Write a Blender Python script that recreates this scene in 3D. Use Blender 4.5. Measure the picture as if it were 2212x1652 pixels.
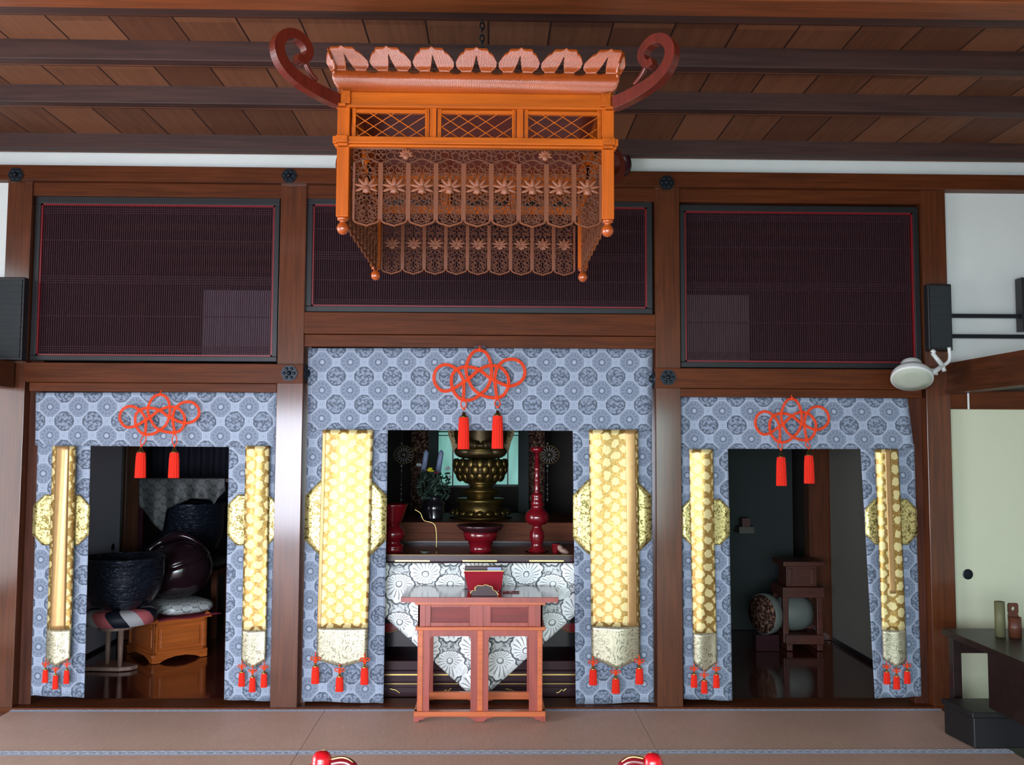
import bpy, math, random
from mathutils import Vector, Matrix, Euler
PI = math.pi; sin = math.sin; cos = math.cos; R = math.radians
SC = bpy.context.scene; COL = SC.collection
for o in list(bpy.data.objects): bpy.data.objects.remove(o)

# ------------------------------------------------------------------ camera
F = 2000.0; CX, CY = 1106.0, 826.0
CAM = Vector((0, -5.71, 1.593))
ROT = Matrix.Rotation(-math.atan(39/F), 3, 'Z') @ Matrix.Rotation(PI/2+math.atan(134/F), 3, 'X') @ Matrix.Rotation(.0045, 3, 'Z')
cd = bpy.data.cameras.new('camera'); cam = bpy.data.objects.new('camera', cd); COL.objects.link(cam)
cam.location = CAM; cam.rotation_euler = ROT.to_euler()
cd.sensor_width = 36; cd.lens = F/2212*36; cd.clip_start = .05; cd.clip_end = 100
SC.camera = cam

# ------------------------------------------------------------------ world, daylight, exposure
SC.view_settings.view_transform = 'Standard'; SC.view_settings.look = 'None'
SC.view_settings.gamma = 1; SC.view_settings.use_curve_mapping = False
SC.view_settings.exposure = -0.1
wd = bpy.data.worlds.new('world'); SC.world = wd; wd.use_nodes = True
wd.node_tree.nodes['Background'].inputs[0].default_value = (.8, .85, 1, 1)
wd.node_tree.nodes['Background'].inputs[1].default_value = .14
def area(name, loc, rot, sx, sy, e, col):
    l = bpy.data.lights.new(name, 'AREA'); l.shape = 'RECTANGLE'; l.size = sx; l.size_y = sy; l.energy = e; l.color = col
    o = bpy.data.objects.new(name, l); COL.objects.link(o); o.location = loc; o.rotation_euler = rot; return o
# daylight entering through the open doorways behind the camera
for nm_, x_, w_, e_, c_ in (('daylight_doorway', -1.9, 4.0, 410, (.80, .86, 1)), ('daylight_doorway_right', 1.35, 2.4, 85, (.62, .90, .90))):
    a_ = area(nm_, (x_, -8.2, 1.15), (R(62), 0, 0), w_, 2.1, e_, c_); a_.data.spread = R(125)
area('daylight_side_doorway', (-4.85, -3.6, 1.2), (R(90), 0, R(-90)), 2.6, 2.0, 150, (.92, .95, 1)).data.spread = R(140)
# high side windows of the hall, to the left of the camera
area('daylight_high_window', (-4.85, -3.0, 2.95), (R(90), 0, R(-90)), 2.6, .7, 26, (.92, .95, 1))

def at(px, py, Y):
    d = ROT @ Vector(((px-CX)/F, (CY-py)/F, -1)); return CAM + d*((Y-CAM.y)/d.y)
def atz(px, py, Z):
    d = ROT @ Vector(((px-CX)/F, (CY-py)/F, -1)); return CAM + d*((Z-CAM.z)/d.z)
def X(px, py, Y): return at(px, py, Y).x
def Z(px, py, Y): return at(px, py, Y).z

# ------------------------------------------------------------------ node helpers
class V:
    def __init__(s, t, k): s.t = t; s.k = k
    def o(s, op, b=None, c=None):
        n = s.t.nodes.new('ShaderNodeMath'); n.operation = op
        for i, q in enumerate((s, b, c)):
            if q is None: continue
            if isinstance(q, V): s.t.links.new(q.k, n.inputs[i])
            else: n.inputs[i].default_value = q
        return V(s.t, n.outputs[0])
    def __add__(s, b): return s.o('ADD', b)
    def __sub__(s, b): return s.o('SUBTRACT', b)
    def __mul__(s, b): return s.o('MULTIPLY', b)
    def __truediv__(s, b): return s.o('DIVIDE', b)
    def abs(s): return s.o('ABSOLUTE')
    def frac(s): return s.o('FRACT')
    def floor(s): return s.o('FLOOR')
    def max(s, b): return s.o('MAXIMUM', b)
    def min(s, b): return s.o('MINIMUM', b)
    def lt(s, b): return s.o('LESS_THAN', b)
    def gt(s, b): return s.o('GREATER_THAN', b)
    def sin(s): return s.o('SINE')
    __radd__ = __add__; __rmul__ = __mul__
    def sqrt(s): return s.o('SQRT')
    def inv(s): return (s*-1)+1
def sstep(a, lo, hi):
    n = a.t.nodes.new('ShaderNodeMapRange'); n.interpolation_type = 'SMOOTHSTEP'
    a.t.links.new(a.k, n.inputs[0]); n.inputs[1].default_value = lo; n.inputs[2].default_value = hi
    return V(a.t, n.outputs[0])
def coords(t, kind='Object', scale=(1,1,1)):
    tc = t.nodes.new('ShaderNodeTexCoord'); mp = t.nodes.new('ShaderNodeMapping')
    mp.inputs['Scale'].default_value = scale; t.links.new(tc.outputs[kind], mp.inputs[0]); return mp.outputs[0]
def sep(t, v):
    n = t.nodes.new('ShaderNodeSeparateXYZ'); t.links.new(v, n.inputs[0]); return [V(t, n.outputs[i]) for i in range(3)]
def noise(t, v, sc, det=3, rough=.5, dist=0):
    n = t.nodes.new('ShaderNodeTexNoise'); t.links.new(v, n.inputs[0]); n.inputs['Scale'].default_value = sc
    n.inputs['Detail'].default_value = det; n.inputs['Roughness'].default_value = rough; n.inputs['Distortion'].default_value = dist
    return V(t, n.outputs[0])
def mixc(t, f, a, b):
    n = t.nodes.new('ShaderNodeMix'); n.data_type = 'RGBA'
    if isinstance(f, V): t.links.new(f.k, n.inputs[0])
    else: n.inputs[0].default_value = f
    for i, c in ((6, a), (7, b)):
        if isinstance(c, tuple): n.inputs[i].default_value = c+(1,)
        else: t.links.new(c, n.inputs[i])
    return n.outputs[2]
def mat(name, rough=.5, metal=0, coat=0, spec=.5):
    m = bpy.data.materials.new(name); m.use_nodes = True; t = m.node_tree; b = t.nodes['Principled BSDF']
    b.inputs['Roughness'].default_value = rough; b.inputs['Metallic'].default_value = metal
    b.inputs['Coat Weight'].default_value = coat; b.inputs['Coat Roughness'].default_value = .15
    b.inputs['Specular IOR Level'].default_value = spec
    return m, t, b
def bump(t, b, h, strength=.3, dist=.005):
    n = t.nodes.new('ShaderNodeBump'); n.inputs['Strength'].default_value = strength; n.inputs['Distance'].default_value = dist
    t.links.new(h.k, n.inputs['Height']); t.links.new(n.outputs[0], b.inputs['Normal'])
def plain(name, c, rough=.5, metal=0, coat=0, var=.15, sc=8, bp=0, spec=.5):
    m, t, b = mat(name, rough, metal, coat, spec)
    n = noise(t, coords(t), sc, 4)
    d = tuple(x*(1-var) for x in c); l = tuple(min(1, x*(1+var)) for x in c)
    t.links.new(mixc(t, n, d, l), b.inputs['Base Color'])
    if bp: bump(t, b, n, bp, .004)
    return m
def wood(name, c, axis='X', rough=.4, coat=.2, var=.35, spec=.5, fine=60):
    m, t, b = mat(name, rough, 0, coat, spec)
    s = {'X': (.04, 1, 1), 'Y': (1, .04, 1), 'Z': (1, 1, .04)}[axis]
    v = coords(t, 'Object', s)
    n1 = noise(t, v, fine, 4, .6); n2 = noise(t, coords(t, 'Object', tuple(x if x == 1 else .15 for x in s)), 9, 3, .5, 1.2)
    f = sstep(n1*.6+n2*.4, .3, .7)
    t.links.new(mixc(t, f, tuple(x*(1-var) for x in c), tuple(min(1, x*(1+var)) for x in c)), b.inputs['Base Color'])
    bump(t, b, n1, .12, .002)
    return m

M = {}
M['beam_x'] = wood('hall timber along', (.095, .024, .006), 'X', .5, .12, .35, .15)
M['beam_y'] = wood('hall timber deep', (.085, .026, .009), 'Y', .5, .1, .35, .15)
M['beam_z'] = wood('hall timber upright', (.098, .026, .007), 'Z', .5, .75, .35, .15)
M['beam_z'].node_tree.nodes['Principled BSDF'].inputs['Coat IOR'].default_value = 1.7
M['beam_z'].node_tree.nodes['Principled BSDF'].inputs['Coat Roughness'].default_value = .13
M['batten'] = wood('ceiling batten timber', (.050, .021, .016), 'X', .6, 0)
M['topbeam'] = wood('ceiling beam timber', (.22, .06, .016), 'X', .5, .1)
M['lan_x'] = wood('lantern timber along', (.50, .105, .003), 'X', .5, .1, .25, .25)
M['lan_y'] = wood('lantern timber deep', (.46, .095, .003), 'Y', .5, .1, .25, .25)
M['lan_z'] = wood('lantern timber upright', (.50, .100, .003), 'Z', .5, .1, .25, .25)
M['crown'] = wood('lantern crown timber', (.40, .070, .006), 'X', .4, 1.0, .2, .3)
M['crown'].node_tree.nodes['Principled BSDF'].inputs['Coat IOR'].default_value = 1.75
M['scroll'] = wood('lantern scroll timber', (.12, .012, .005), 'Z', .35, .4, .3)
M['carve'] = plain('carved lantern wood', (.115, .030, .008), .55, 0, 0, .4, 22)
M['carve_edge'] = plain('carved strip edge wood', (.17, .045, .010), .5, 0, .1, .4, 14)
M['flower'] = plain('carved flower wood', (.25, .080, .034), .45, 0, .1, .25, 40)
M['table'] = wood('rosewood table', (.32, .055, .036), 'Z', .38, .3, .25)
M['table_x'] = wood('rosewood rail', (.54, .12, .028), 'X', .38, .3, .2)
M['tabletop'] = wood('rosewood tabletop', (.20, .04, .028), 'X', .18, .6, .2)
M['tablepanel'] = wood('rosewood panel', (.20, .014, .008), 'X', .5, .1, .25)
M['stand'] = wood('orange stand wood', (.50, .12, .02), 'X', .4, .3, .25)
M['plaster'] = plain('white plaster', (.74, .79, .76), .9, 0, 0, .04, 5)
M['fusuma'] = plain('cream sliding panel paper', (.62, .66, .48), .85, 0, 0, .03, 4)
M['fusuma_l'] = plain('lilac sliding panel paper', (.70, .67, .84), .8, 0, 0, .05, 4)
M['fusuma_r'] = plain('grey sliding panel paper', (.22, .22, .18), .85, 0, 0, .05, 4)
M['iron'] = plain('black iron', (.012, .018, .026), .38, .5, 0, .3, 30)
M['black'] = plain('black lacquer', (.010, .009, .012), .16, 0, .6, .3, 12)
M['blackframe'] = plain('black lacquer frame', (.009, .009, .011), .45, 0, .1, .3, 12)
M['redbead'] = plain('red lacquer bead', (.20, .008, .014), .35, 0, .4)
M['reed'] = plain('dark red reed', (.034, .011, .016), .7, 0, 0, .3, 30, 0, .2)
M['redlac'] = plain('red lacquer', (.15, .005, .010), .16, 0, .6, .15)
M['sutrared'] = plain('crimson lacquer', (.34, .006, .022), .4, 0, .3, .1)
M['redbright'] = plain('bright red lacquer', (.55, .005, .012), .25, 0, .6, .1)
M['darklac'] = plain('dark red lacquer', (.035, .008, .012), .3, 0, .2, .15, 8, 0, .3)
M['shelfwood'] = wood('brown shelf wood', (.13, .035, .012), 'X', .6, 0, .35, .2)
M['cord'] = plain('orange red cord', (.86, .070, .014), .7, 0, 0, .15, 60, 0, .2)
M['tassel'] = plain('red tassel thread', (.80, .030, .016), .8, 0, 0, .15, 90, 0, .1)
M['gold'] = plain('gold leaf metal', (.80, .58, .20), .3, 1, 0, .2, 20)
M['bronze'] = plain('gilt bronze', (.15, .10, .03), .36, .9, 0, .45, 30, .3)
M['bronze_d'] = plain('dark bronze', (.07, .045, .018), .42, .7, 0, .5, 30, .3)
def m_bell():
    m, t, b = mat('hammered black bronze', .24, .5, .4)
    b.inputs['Base Color'].default_value = (.025, .034, .055, 1)
    n = noise(t, coords(t, 'Object', (1, 1, 4)), 13, 3, .6, .6); bump(t, b, n, 1.0, .030); return m
M['bell'] = m_bell()
M['mokugyo'] = plain('dark lacquered wood', (.016, .007, .010), .14, 0, .5, .3, 8)
M['navy'] = plain('navy cloth', (.03, .03, .05), .85, 0, 0, .3, 10)
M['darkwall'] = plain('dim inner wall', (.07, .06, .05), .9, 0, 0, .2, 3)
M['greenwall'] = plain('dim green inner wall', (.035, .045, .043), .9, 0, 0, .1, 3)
M['white'] = plain('white enamel', (.70, .74, .72), .35, 0, .2, .03)
M['whiteskin'] = plain('drum skin', (.15, .17, .15), .6, 0, 0, .08)
M['lampface'] = plain('frosted lamp glass', (.50, .56, .46), .3, 0, .3, .05)
M['paper'] = plain('pale blue paper', (.35, .42, .62), .6, 0, 0, .05)
M['candle'] = plain('lilac blue candle wax', (.22, .27, .42), .5, 0, 0, .1)
M['leaf'] = plain('dark green leaf', (.02, .045, .03), .5, 0, 0, .4, 30)
M['yellow'] = plain('yellow petals', (.65, .55, .02), .7, 0, 0, .2, 50)
M['whiteflower'] = plain('white petals', (.40, .46, .46), .7, 0, 0, .2, 50)
M['redcloth'] = plain('crimson cloth', (.22, .012, .03), .8)
M['mum'] = plain('dull carved gilt', (.10, .085, .07), .4, .4, 0, .3, 30)
M['woodpole'] = wood('pale worn wood', (.36, .22, .17), 'Z', .45, .1)
M['bamboo'] = plain('brown bamboo', (.10, .03, .014), .5, 0, .1, .3, 20)
M['greenbamboo'] = plain('green bamboo', (.13, .13, .06), .6, 0, 0, .2, 20)
M['deskwood'] = wood('dark desk timber', (.016, .007, .006), 'X', .45, .1, .35, .3)
M['jamb'] = wood('jamb timber', (.070, .022, .012), 'Z', .55, 0, .35, .15)
M['speaker'] = plain('charcoal grille', (.016, .022, .024), .7, 0, 0, .4, 60)

def m_tatami():
    m, t, b = mat('woven tatami straw', .55, 0, 0, .5)
    v = coords(t, 'Object'); x, y, z = sep(t, v)
    w = ((x*900).sin()*.25+.5)+((y*420).sin()*.12)
    n = noise(t, v, 3, 3); n2 = noise(t, coords(t, 'Object', (1, .1, 1)), 140, 3)
    f = sstep(w*.35+n*.3+n2*.5, .3, .9)
    t.links.new(mixc(t, f, (.52, .355, .28), (.70, .49, .40)), b.inputs['Base Color']); bump(t, b, w, .2, .001)
    return m
M['tatami'] = m_tatami()
def octd(x, y):
    ax, ay = x.abs(), y.abs(); return ax.max(ay).max((ax+ay)*.7071)
def m_brocade(name='blue grey medallion brocade', per=.1745, k=1.0):
    m, t, b = mat(name, .62, 0, 0, .25)
    Q = lambda *c: tuple(min(1, x*k) for x in c)
    v = coords(t, 'UV'); u, w, _ = sep(t, v)
    n = noise(t, v, 170, 3, .7); n2 = noise(t, v, 60, 2, .6)
    px = (u/per).frac()-.5; py = (w/per).frac()-.5
    qx = (u/per+.5).frac()-.5; qy = (w/per+.5).frac()-.5
    dp = octd(px, py); dq = octd(qx, qy)
    def band(d, lo, hi, e=.008): return sstep(d, lo-e, lo+e)*sstep(d, hi-e, hi+e).inv()
    rp = (px*px+py*py).sqrt(); rq = (qx*qx+qy*qy).sqrt()
    ang = px.o('ARCTAN2', py)
    pet = (ang*12).sin()*.5+.5
    inP = dp.lt(.355); inQ = dq.lt(.355)
    light = band(dp, .36, .385).max(band(dq, .36, .385))
    # cloth squares between the octagons
    sx = (u/per*2+.5).frac()-.5; sy = (w/per*2+.5).frac()-.5
    sq = octd(sx, sy); cheb = sx.abs().max(sy.abs())
    light = light.max(band(cheb, .12, .16)*(inP.max(inQ)).inv()*.9).max(rp.lt(.065)*.9)
    dark = band(rp, .085, .13)*(pet*.5+.5)
    dark = dark.max(band(rp, .19, .29)*pet*.55).max(inP*sstep(n, .42, .62)*.55)
    arc = band(rq, .30, .335)*(qx.abs()*1.0).max(qy.abs()).gt(.24)
    dark = dark.max(arc*1.0).max(inQ*sstep(n2+n*.35, .62, .78)*.95).max(band(rq, .20, .235)*.5*n)
    wav = ((qx*28).sin()*.035+qy).abs()
    dark = dark.max(sstep(wav, .012, .028).inv()*(rq.lt(.31))*1.0)
    dark = dark*(inP.max(inQ))
    base = mixc(t, (inP.max(inQ))*.45, Q(.30, .365, .475), Q(.225, .28, .375))
    c = mixc(t, dark*.95, base, Q(.065, .085, .12))
    c = mixc(t, light*.5, c, Q(.58, .66, .78))
    c = mixc(t, (n-.5).abs()*.35, c, (.2, .22, .3))
    t.links.new(c, b.inputs['Base Color']); b.inputs['Sheen Weight'].default_value = .2
    bump(t, b, dark*-1+light, .2, .001)
    return m
M['brocade'] = m_brocade()
M['edging'] = m_brocade('blue grey tatami edging', .05, 2.0)
def m_goldcloth():
    m, t, b = mat('gold flowered brocade', .34, .6)
    v = coords(t, 'UV'); u, w, _ = sep(t, v)
    n = noise(t, v, 110, 3, .6); n1 = noise(t, v, 17, 2, .5); n2 = noise(t, coords(t, 'UV', (1, 1.3, 1)), 13, 2, .5)
    u = u+(n1-.5)*.045; w = w+(n2-.5)*.045
    a, h = .108, .080
    dd = None
    for ox, oy in ((0, 0), (.5, .5)):
        x = (u/a+ox).frac()-.5; y = (w/h+oy).frac()-.5
        x = x*a+(n-.5)*.010; y = y*h
        r = (x*x+y*y).sqrt(); th = x.o('ARCTAN2', y)
        d = r+(th*6).sin()*.0018
        dd = d if dd is None else dd.min(d)
    blob = sstep(dd, .0235, .0275).inv()
    sc = sstep(noise(t, v, 80, 3, .6, 1.0), .46, .56)
    c = mixc(t, sc*.7, (.42, .24, .06), (.62, .42, .15))
    c = mixc(t, blob, c, (.86, .72, .34))
    t.links.new(c, b.inputs['Base Color'])
    rr = blob*.10+.38; t.links.new(rr.k, b.inputs['Roughness'])
    mm = blob*-.35+.72; t.links.new(mm.k, b.inputs['Metallic'])
    bump(t, b, blob+n*.6, .3, .0015)
    return m
M['goldcloth'] = m_goldcloth()
def m_goldpatch():
    m, t, b = mat('gold leaf scroll brocade', .34, .7)
    v = coords(t, 'UV'); n = noise(t, v, 42, 4, .65, 1.5)
    f = sstep(n, .50, .57)
    t.links.new(mixc(t, f, (.74, .63, .26), (.16, .12, .03)), b.inputs['Base Color'])
    bump(t, b, f, .25, .001); return m
M['goldpatch'] = m_goldpatch()
def m_cloudhem():
    m, t, b = mat('pale gold cloud brocade', .36, .6)
    v = coords(t, 'UV'); n = noise(t, v, 11, 2, .5, 1.5)
    f = sstep(((n*30).sin()).abs(), .12, .55)
    t.links.new(mixc(t, f, (.22, .20, .13), (.58, .54, .38)), b.inputs['Base Color']); return m
M['cloudhem'] = m_cloudhem()
def m_silver(name='silver white flower brocade', per=.25, bright=1.0):
    m, t, b = mat(name, .5, .15, 0, .4)
    v = coords(t, 'UV'); u, w, _ = sep(t, v)
    n = noise(t, v, 9, 2, .5); nf = noise(t, v, 48/per*.25, 4, .7, 1.0)
    hh = per*.74; tot = None
    for ox, oy, sg in ((0, .1, 1), (.5, .6, -1), (.27, .62, 1)):
        x = ((u/per+ox).frac()-.5)*per+(n-.5)*.03*per/.25; y = (((w/hh+oy).frac()-.5)*hh)*sg+.028*per/.25
        r = (x*x+y*y).sqrt(); th = x.o('ARCTAN2', y); cs = y/(r+.0001)
        edge = (cs*.42+1)*(.070*per/.25)*(((th*7).sin()).abs()*.10+.92)
        if ox == .27: edge = edge*.42
        rel = r/edge; inside = rel.lt(1)
        pet = sstep(((th*10+rel*1.2).sin()).abs(), .12, .62)
        ln = pet.inv()*sstep(rel, .25, .38)*sstep(rel, .78, .93).inv()
        ln = ln.max(sstep((rel-.20).abs(), .02, .06).inv())
        out = sstep(rel, .99, 1.02)*sstep(rel, 1.06, 1.13).inv()
        val = inside*(ln*-.80+1)
        tot = (inside, val, out) if tot is None else (tot[0].max(inside), tot[1].max(val), tot[2].max(out*(tot[0].inv())))
    inside, val, out = tot
    bg = sstep(nf, .40, .54)*.62+.14
    lum = (inside*val)+((inside.inv())*bg)
    lum = lum*((out*(inside.inv()))*-.9+1)
    k = bright
    t.links.new(mixc(t, lum, (.035*k, .05*k, .06*k), (.95*k, 1.0*k, .97*k)), b.inputs['Base Color'])
    bump(t, b, lum, .25, .001); return m
M['silver'] = m_silver(per=.32)
M['cushion'] = m_silver('silver grey cushion brocade', .13, .75)
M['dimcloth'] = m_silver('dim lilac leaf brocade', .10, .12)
def m_patch():
    m, t, b = mat('red white black patchwork silk', .55, 0, 0, .4)
    v = coords(t, 'Object'); x, y, z = sep(t, v)
    th = y.o('ARCTAN2', x)
    k = (th*(14/(2*PI))+z*7).floor(); f = (k/3).frac()
    c = mixc(t, f.gt(.2), (.012, .016, .03), (.62, .60, .62)); c = mixc(t, f.gt(.5), c, (.66, .16, .18))
    t.links.new(c, b.inputs['Base Color']); return m
M['patchwork'] = m_patch()
def m_boards():
    m, t, b = mat('ceiling boards', .6, 0, 0, .35)
    v = coords(t, 'Object'); x, y, z = sep(t, v)
    s = x/.282+.13; k = s.floor(); f = s.frac()
    wn = t.nodes.new('ShaderNodeTexWhiteNoise'); wn.noise_dimensions = '2D'
    cb = t.nodes.new('ShaderNodeCombineXYZ'); t.links.new(k.k, cb.inputs[0]); t.links.new((y*1.85).floor().k, cb.inputs[1]); t.links.new(cb.outputs[0], wn.inputs[0])
    g = noise(t, coords(t, 'Object', (1, .05, 1)), 40, 4, .6)
    r = V(t, wn.outputs[0])
    fac = g*.55+r*.45
    seam = (f.lt(.022)).max(f.gt(.99))
    c = mixc(t, sstep(fac, .2, .8), (.125, .048, .024), (.25, .105, .052))
    c = mixc(t, seam, c, (.03, .01, .006))
    t.links.new(c, b.inputs['Base Color']); return m
M['boards'] = m_boards()
def m_floor():
    m, t, b = mat('polished dark red floorboards', .12, 0, .5)
    v = coords(t, 'Object'); x, y, z = sep(t, v)
    f = (x/.16).frac(); seam = f.lt(.02)
    g = noise(t, coords(t, 'Object', (1, .06, 1)), 30, 4)
    c = mixc(t, g, (.055, .012, .009), (.13, .030, .020)); c = mixc(t, seam, c, (.012, .004, .004))
    t.links.new(c, b.inputs['Base Color']); b.inputs['Coat Roughness'].default_value = .08; return m
M['floor'] = m_floor()
def m_carvedgilt():
    m, t, b = mat('carved gilt openwork', .45, .35)
    v = coords(t, 'Object'); n = noise(t, v, 45, 4, .7, .8); f = sstep(n, .48, .62)
    t.links.new(mixc(t, f, (.05, .016, .012), (.52, .29, .19)), b.inputs['Base Color']); bump(t, b, n, .9, .02); return m
M['giltcarve'] = m_carvedgilt()
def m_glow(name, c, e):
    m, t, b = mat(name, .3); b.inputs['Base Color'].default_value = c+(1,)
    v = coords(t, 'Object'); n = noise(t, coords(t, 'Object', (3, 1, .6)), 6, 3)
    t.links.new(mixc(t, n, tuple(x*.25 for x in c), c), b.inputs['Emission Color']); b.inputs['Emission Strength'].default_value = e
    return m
M['shoji'] = m_glow('pale panel with added glow', (.30, .25, .34), .42)  # glow added to brighten the pale inner panels, which are no light source
M['pale_glow_r'] = m_glow('pale panel with fainter added glow', (.22, .19, .20), .36)
M['winglow'] = m_glow('teal daylight window glass', (.26, .66, .57), .95)

# ------------------------------------------------------------------ mesh helpers
ORG = {}
def tag(o, label=None, cat=None, group=None, kind=None):
    if label: o['label'] = label
    if cat: o['category'] = cat
    if group: o['group'] = group
    if kind: o['kind'] = kind
    return o
def thing(name, label, cat, loc=(0,0,0), rotz=0, group=None, kind=None):
    o = bpy.data.objects.new(name, None); COL.objects.link(o); o.empty_display_size = .05
    o.location = loc; o.rotation_euler = (0, 0, rotz); ORG[o] = Vector(loc)
    if kind: o['kind'] = kind
    return tag(o, label, cat, group)
class MB:
    def __init__(s): s.v = []; s.f = []; s.uv = {}
    def add(s, vs, fs):
        b = len(s.v); s.v += [tuple(p) for p in vs]; s.f += [tuple(i+b for i in f) for f in fs]; return s
    def box(s, x0, x1, y0, y1, z0, z1):
        vs = [(x, y, z) for x in (x0, x1) for y in (y0, y1) for z in (z0, z1)]
        return s.add(vs, [(0,1,3,2), (4,6,7,5), (0,4,5,1), (2,3,7,6), (0,2,6,4), (1,5,7,3)])
    def prism(s, pts, y0, y1):          # pts in (x, z), extruded in y
        n = len(pts); vs = [(x, y0, z) for x, z in pts]+[(x, y1, z) for x, z in pts]
        return s.add(vs, [tuple(range(n)), tuple(range(2*n-1, n-1, -1))]+[(i, i+n, (i+1) % n+n, (i+1) % n) for i in range(n)])
    def slab(s, pts, z0, z1):           # pts in (x, y)
        n = len(pts); vs = [(x, y, z0) for x, y in pts]+[(x, y, z1) for x, y in pts]
        return s.add(vs, [tuple(range(n-1, -1, -1)), tuple(range(n, 2*n))]+[(i, (i+1) % n, (i+1) % n+n, i+n) for i in range(n)])
    def tube(s, path, r, n=8, closed=False, flat=None):
        P = [Vector(p) for p in path]; m = len(P)
        rs = r if isinstance(r, (list, tuple)) else [r]*m
        vs = []; nrm = None
        for i in range(m):
            a = P[(i-1) % m] if (closed or i > 0) else P[i]; b = P[(i+1) % m] if (closed or i < m-1) else P[i]
            tg = (b-a); tg = tg.normalized() if tg.length > 1e-9 else Vector((0, 0, 1))
            if nrm is None:
                nrm = tg.cross(Vector((0, 1, 0)));
                if nrm.length < .1: nrm = tg.cross(Vector((1, 0, 0)))
            nrm = nrm-tg*nrm.dot(tg)
            if nrm.length < 1e-6: nrm = tg.orthogonal()
            nrm.normalize(); bn = tg.cross(nrm)
            for k in range(n):
                w = 2*PI*k/n; vs.append(P[i]+(nrm*cos(w)+bn*sin(w)*(flat or 1))*rs[i])
        fs = []
        for i in range(m if closed else m-1):
            j = (i+1) % m
            for k in range(n): fs.append((i*n+k, i*n+(k+1) % n, j*n+(k+1) % n, j*n+k))
        if not closed: fs += [tuple(range(n-1, -1, -1)), tuple((m-1)*n+k for k in range(n))]
        return s.add(vs, fs)
    def lathe(s, prof, c=(0,0,0), n=28, sx=1, sy=1, tilt=None):   # prof [(r, z)]
        vs = []; m = len(prof); cv = Vector(c)
        for r, z in prof:
            for k in range(n):
                w = 2*PI*k/n; p = Vector((r*cos(w)*sx, r*sin(w)*sy, z))
                if tilt: p = tilt @ p
                vs.append(cv+p)
        fs = [(i*n+k, i*n+(k+1) % n, (i+1)*n+(k+1) % n, (i+1)*n+k) for i in range(m-1) for k in range(n)]
        if prof[0][0] > 1e-6: fs.append(tuple(range(n-1, -1, -1)))
        if prof[-1][0] > 1e-6: fs.append(tuple((m-1)*n+k for k in range(n)))
        return s.add(vs, fs)
    def ball(s, c, rx, ry=None, rz=None, n=16, m=10, tilt=None):
        ry = ry or rx; rz = rz or rx
        return s.lathe([(max(1e-7, sin(PI*i/m)), -cos(PI*i/m)*rz) for i in range(m+1)], c, n, rx, ry, tilt)
    def grid(s, fn, nu, nv):            # fn(i/nu, j/nv) -> (pos, (u, v))
        b = len(s.v); vs = []
        for j in range(nv+1):
            for i in range(nu+1):
                p, uv = fn(i/nu, j/nv); s.uv[b+len(vs)] = uv; vs.append(p)
        w = nu+1
        return s.add(vs, [(j*w+i, j*w+i+1, (j+1)*w+i+1, (j+1)*w+i) for j in range(nv) for i in range(nu)])
    def xf(s, mt, start=0):
        s.v = s.v[:start]+[tuple(mt @ Vector(p)) for p in s.v[start:]]; return s
    def build(s, name, m, parent=None, smooth=False, bevel=0, solid=0, local=False, label=None, sub=0):
        off = Vector((0, 0, 0))
        root = parent
        while root is not None and root.parent: root = root.parent
        if root is not None and not local: off = ORG.get(root, off)
        me = bpy.data.meshes.new(name); me.from_pydata([tuple(Vector(p)-off) for p in s.v], [], s.f)
        if s.uv:
            ul = me.uv_layers.new(name='UVMap')
            for lp in me.loops: ul.data[lp.index].uv = s.uv.get(lp.vertex_index, (0, 0))
        me.validate(); me.update()
        o = bpy.data.objects.new(name, me); COL.objects.link(o); me.materials.append(M[m] if isinstance(m, str) else m)
        if smooth: me.polygons.foreach_set('use_smooth', [True]*len(me.polygons))
        if parent: o.parent = parent
        if solid: md = o.modifiers.new('solid', 'SOLIDIFY'); md.thickness = solid; md.offset = 0
        if bevel: md = o.modifiers.new('bevel', 'BEVEL'); md.width = bevel; md.segments = 2; md.limit_method = 'ANGLE'
        if sub: md = o.modifiers.new('sub', 'SUBSURF'); md.levels = sub; md.render_levels = sub
        if label: o['label'] = label
        return o
def copy_tree(o, parent=None):
    c = o.copy(); COL.objects.link(c)
    if parent is not None: c.parent = parent
    for ch in list(o.children): copy_tree(ch, c)
    return c
def struct(name, mb, m, bevel=0, label=None):
    o = mb.build(name, m, None, bevel=bevel); o['kind'] = 'structure'
    if label: o['label'] = label
    return o
def zrect(px0, py0, px1, py1, Y):       # photo rectangle -> world rectangle on a plane of depth Y
    ym = (py0+py1)/2; xm = (px0+px1)/2
    return X(px0, ym, Y), X(px1, ym, Y), Z(xm, py1, Y), Z(xm, py0, Y)
def catmull(pts, k=8, closed=False):
    out = []; n = len(pts); P = [Vector(p) for p in pts]
    for i in range(n if closed else n-1):
        p0 = P[(i-1) % n] if closed or i > 0 else P[0]; p1 = P[i]; p2 = P[(i+1) % n]; p3 = P[(i+2) % n] if closed or i < n-2 else P[-1]
        for j in range(k):
            t = j/k; out.append(.5*((2*p1)+(p2-p0)*t+(2*p0-5*p1+4*p2-p3)*t*t+(3*p1-p0-3*p2+p3)*t**3))
    if not closed: out.append(P[-1])
    return out

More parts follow.
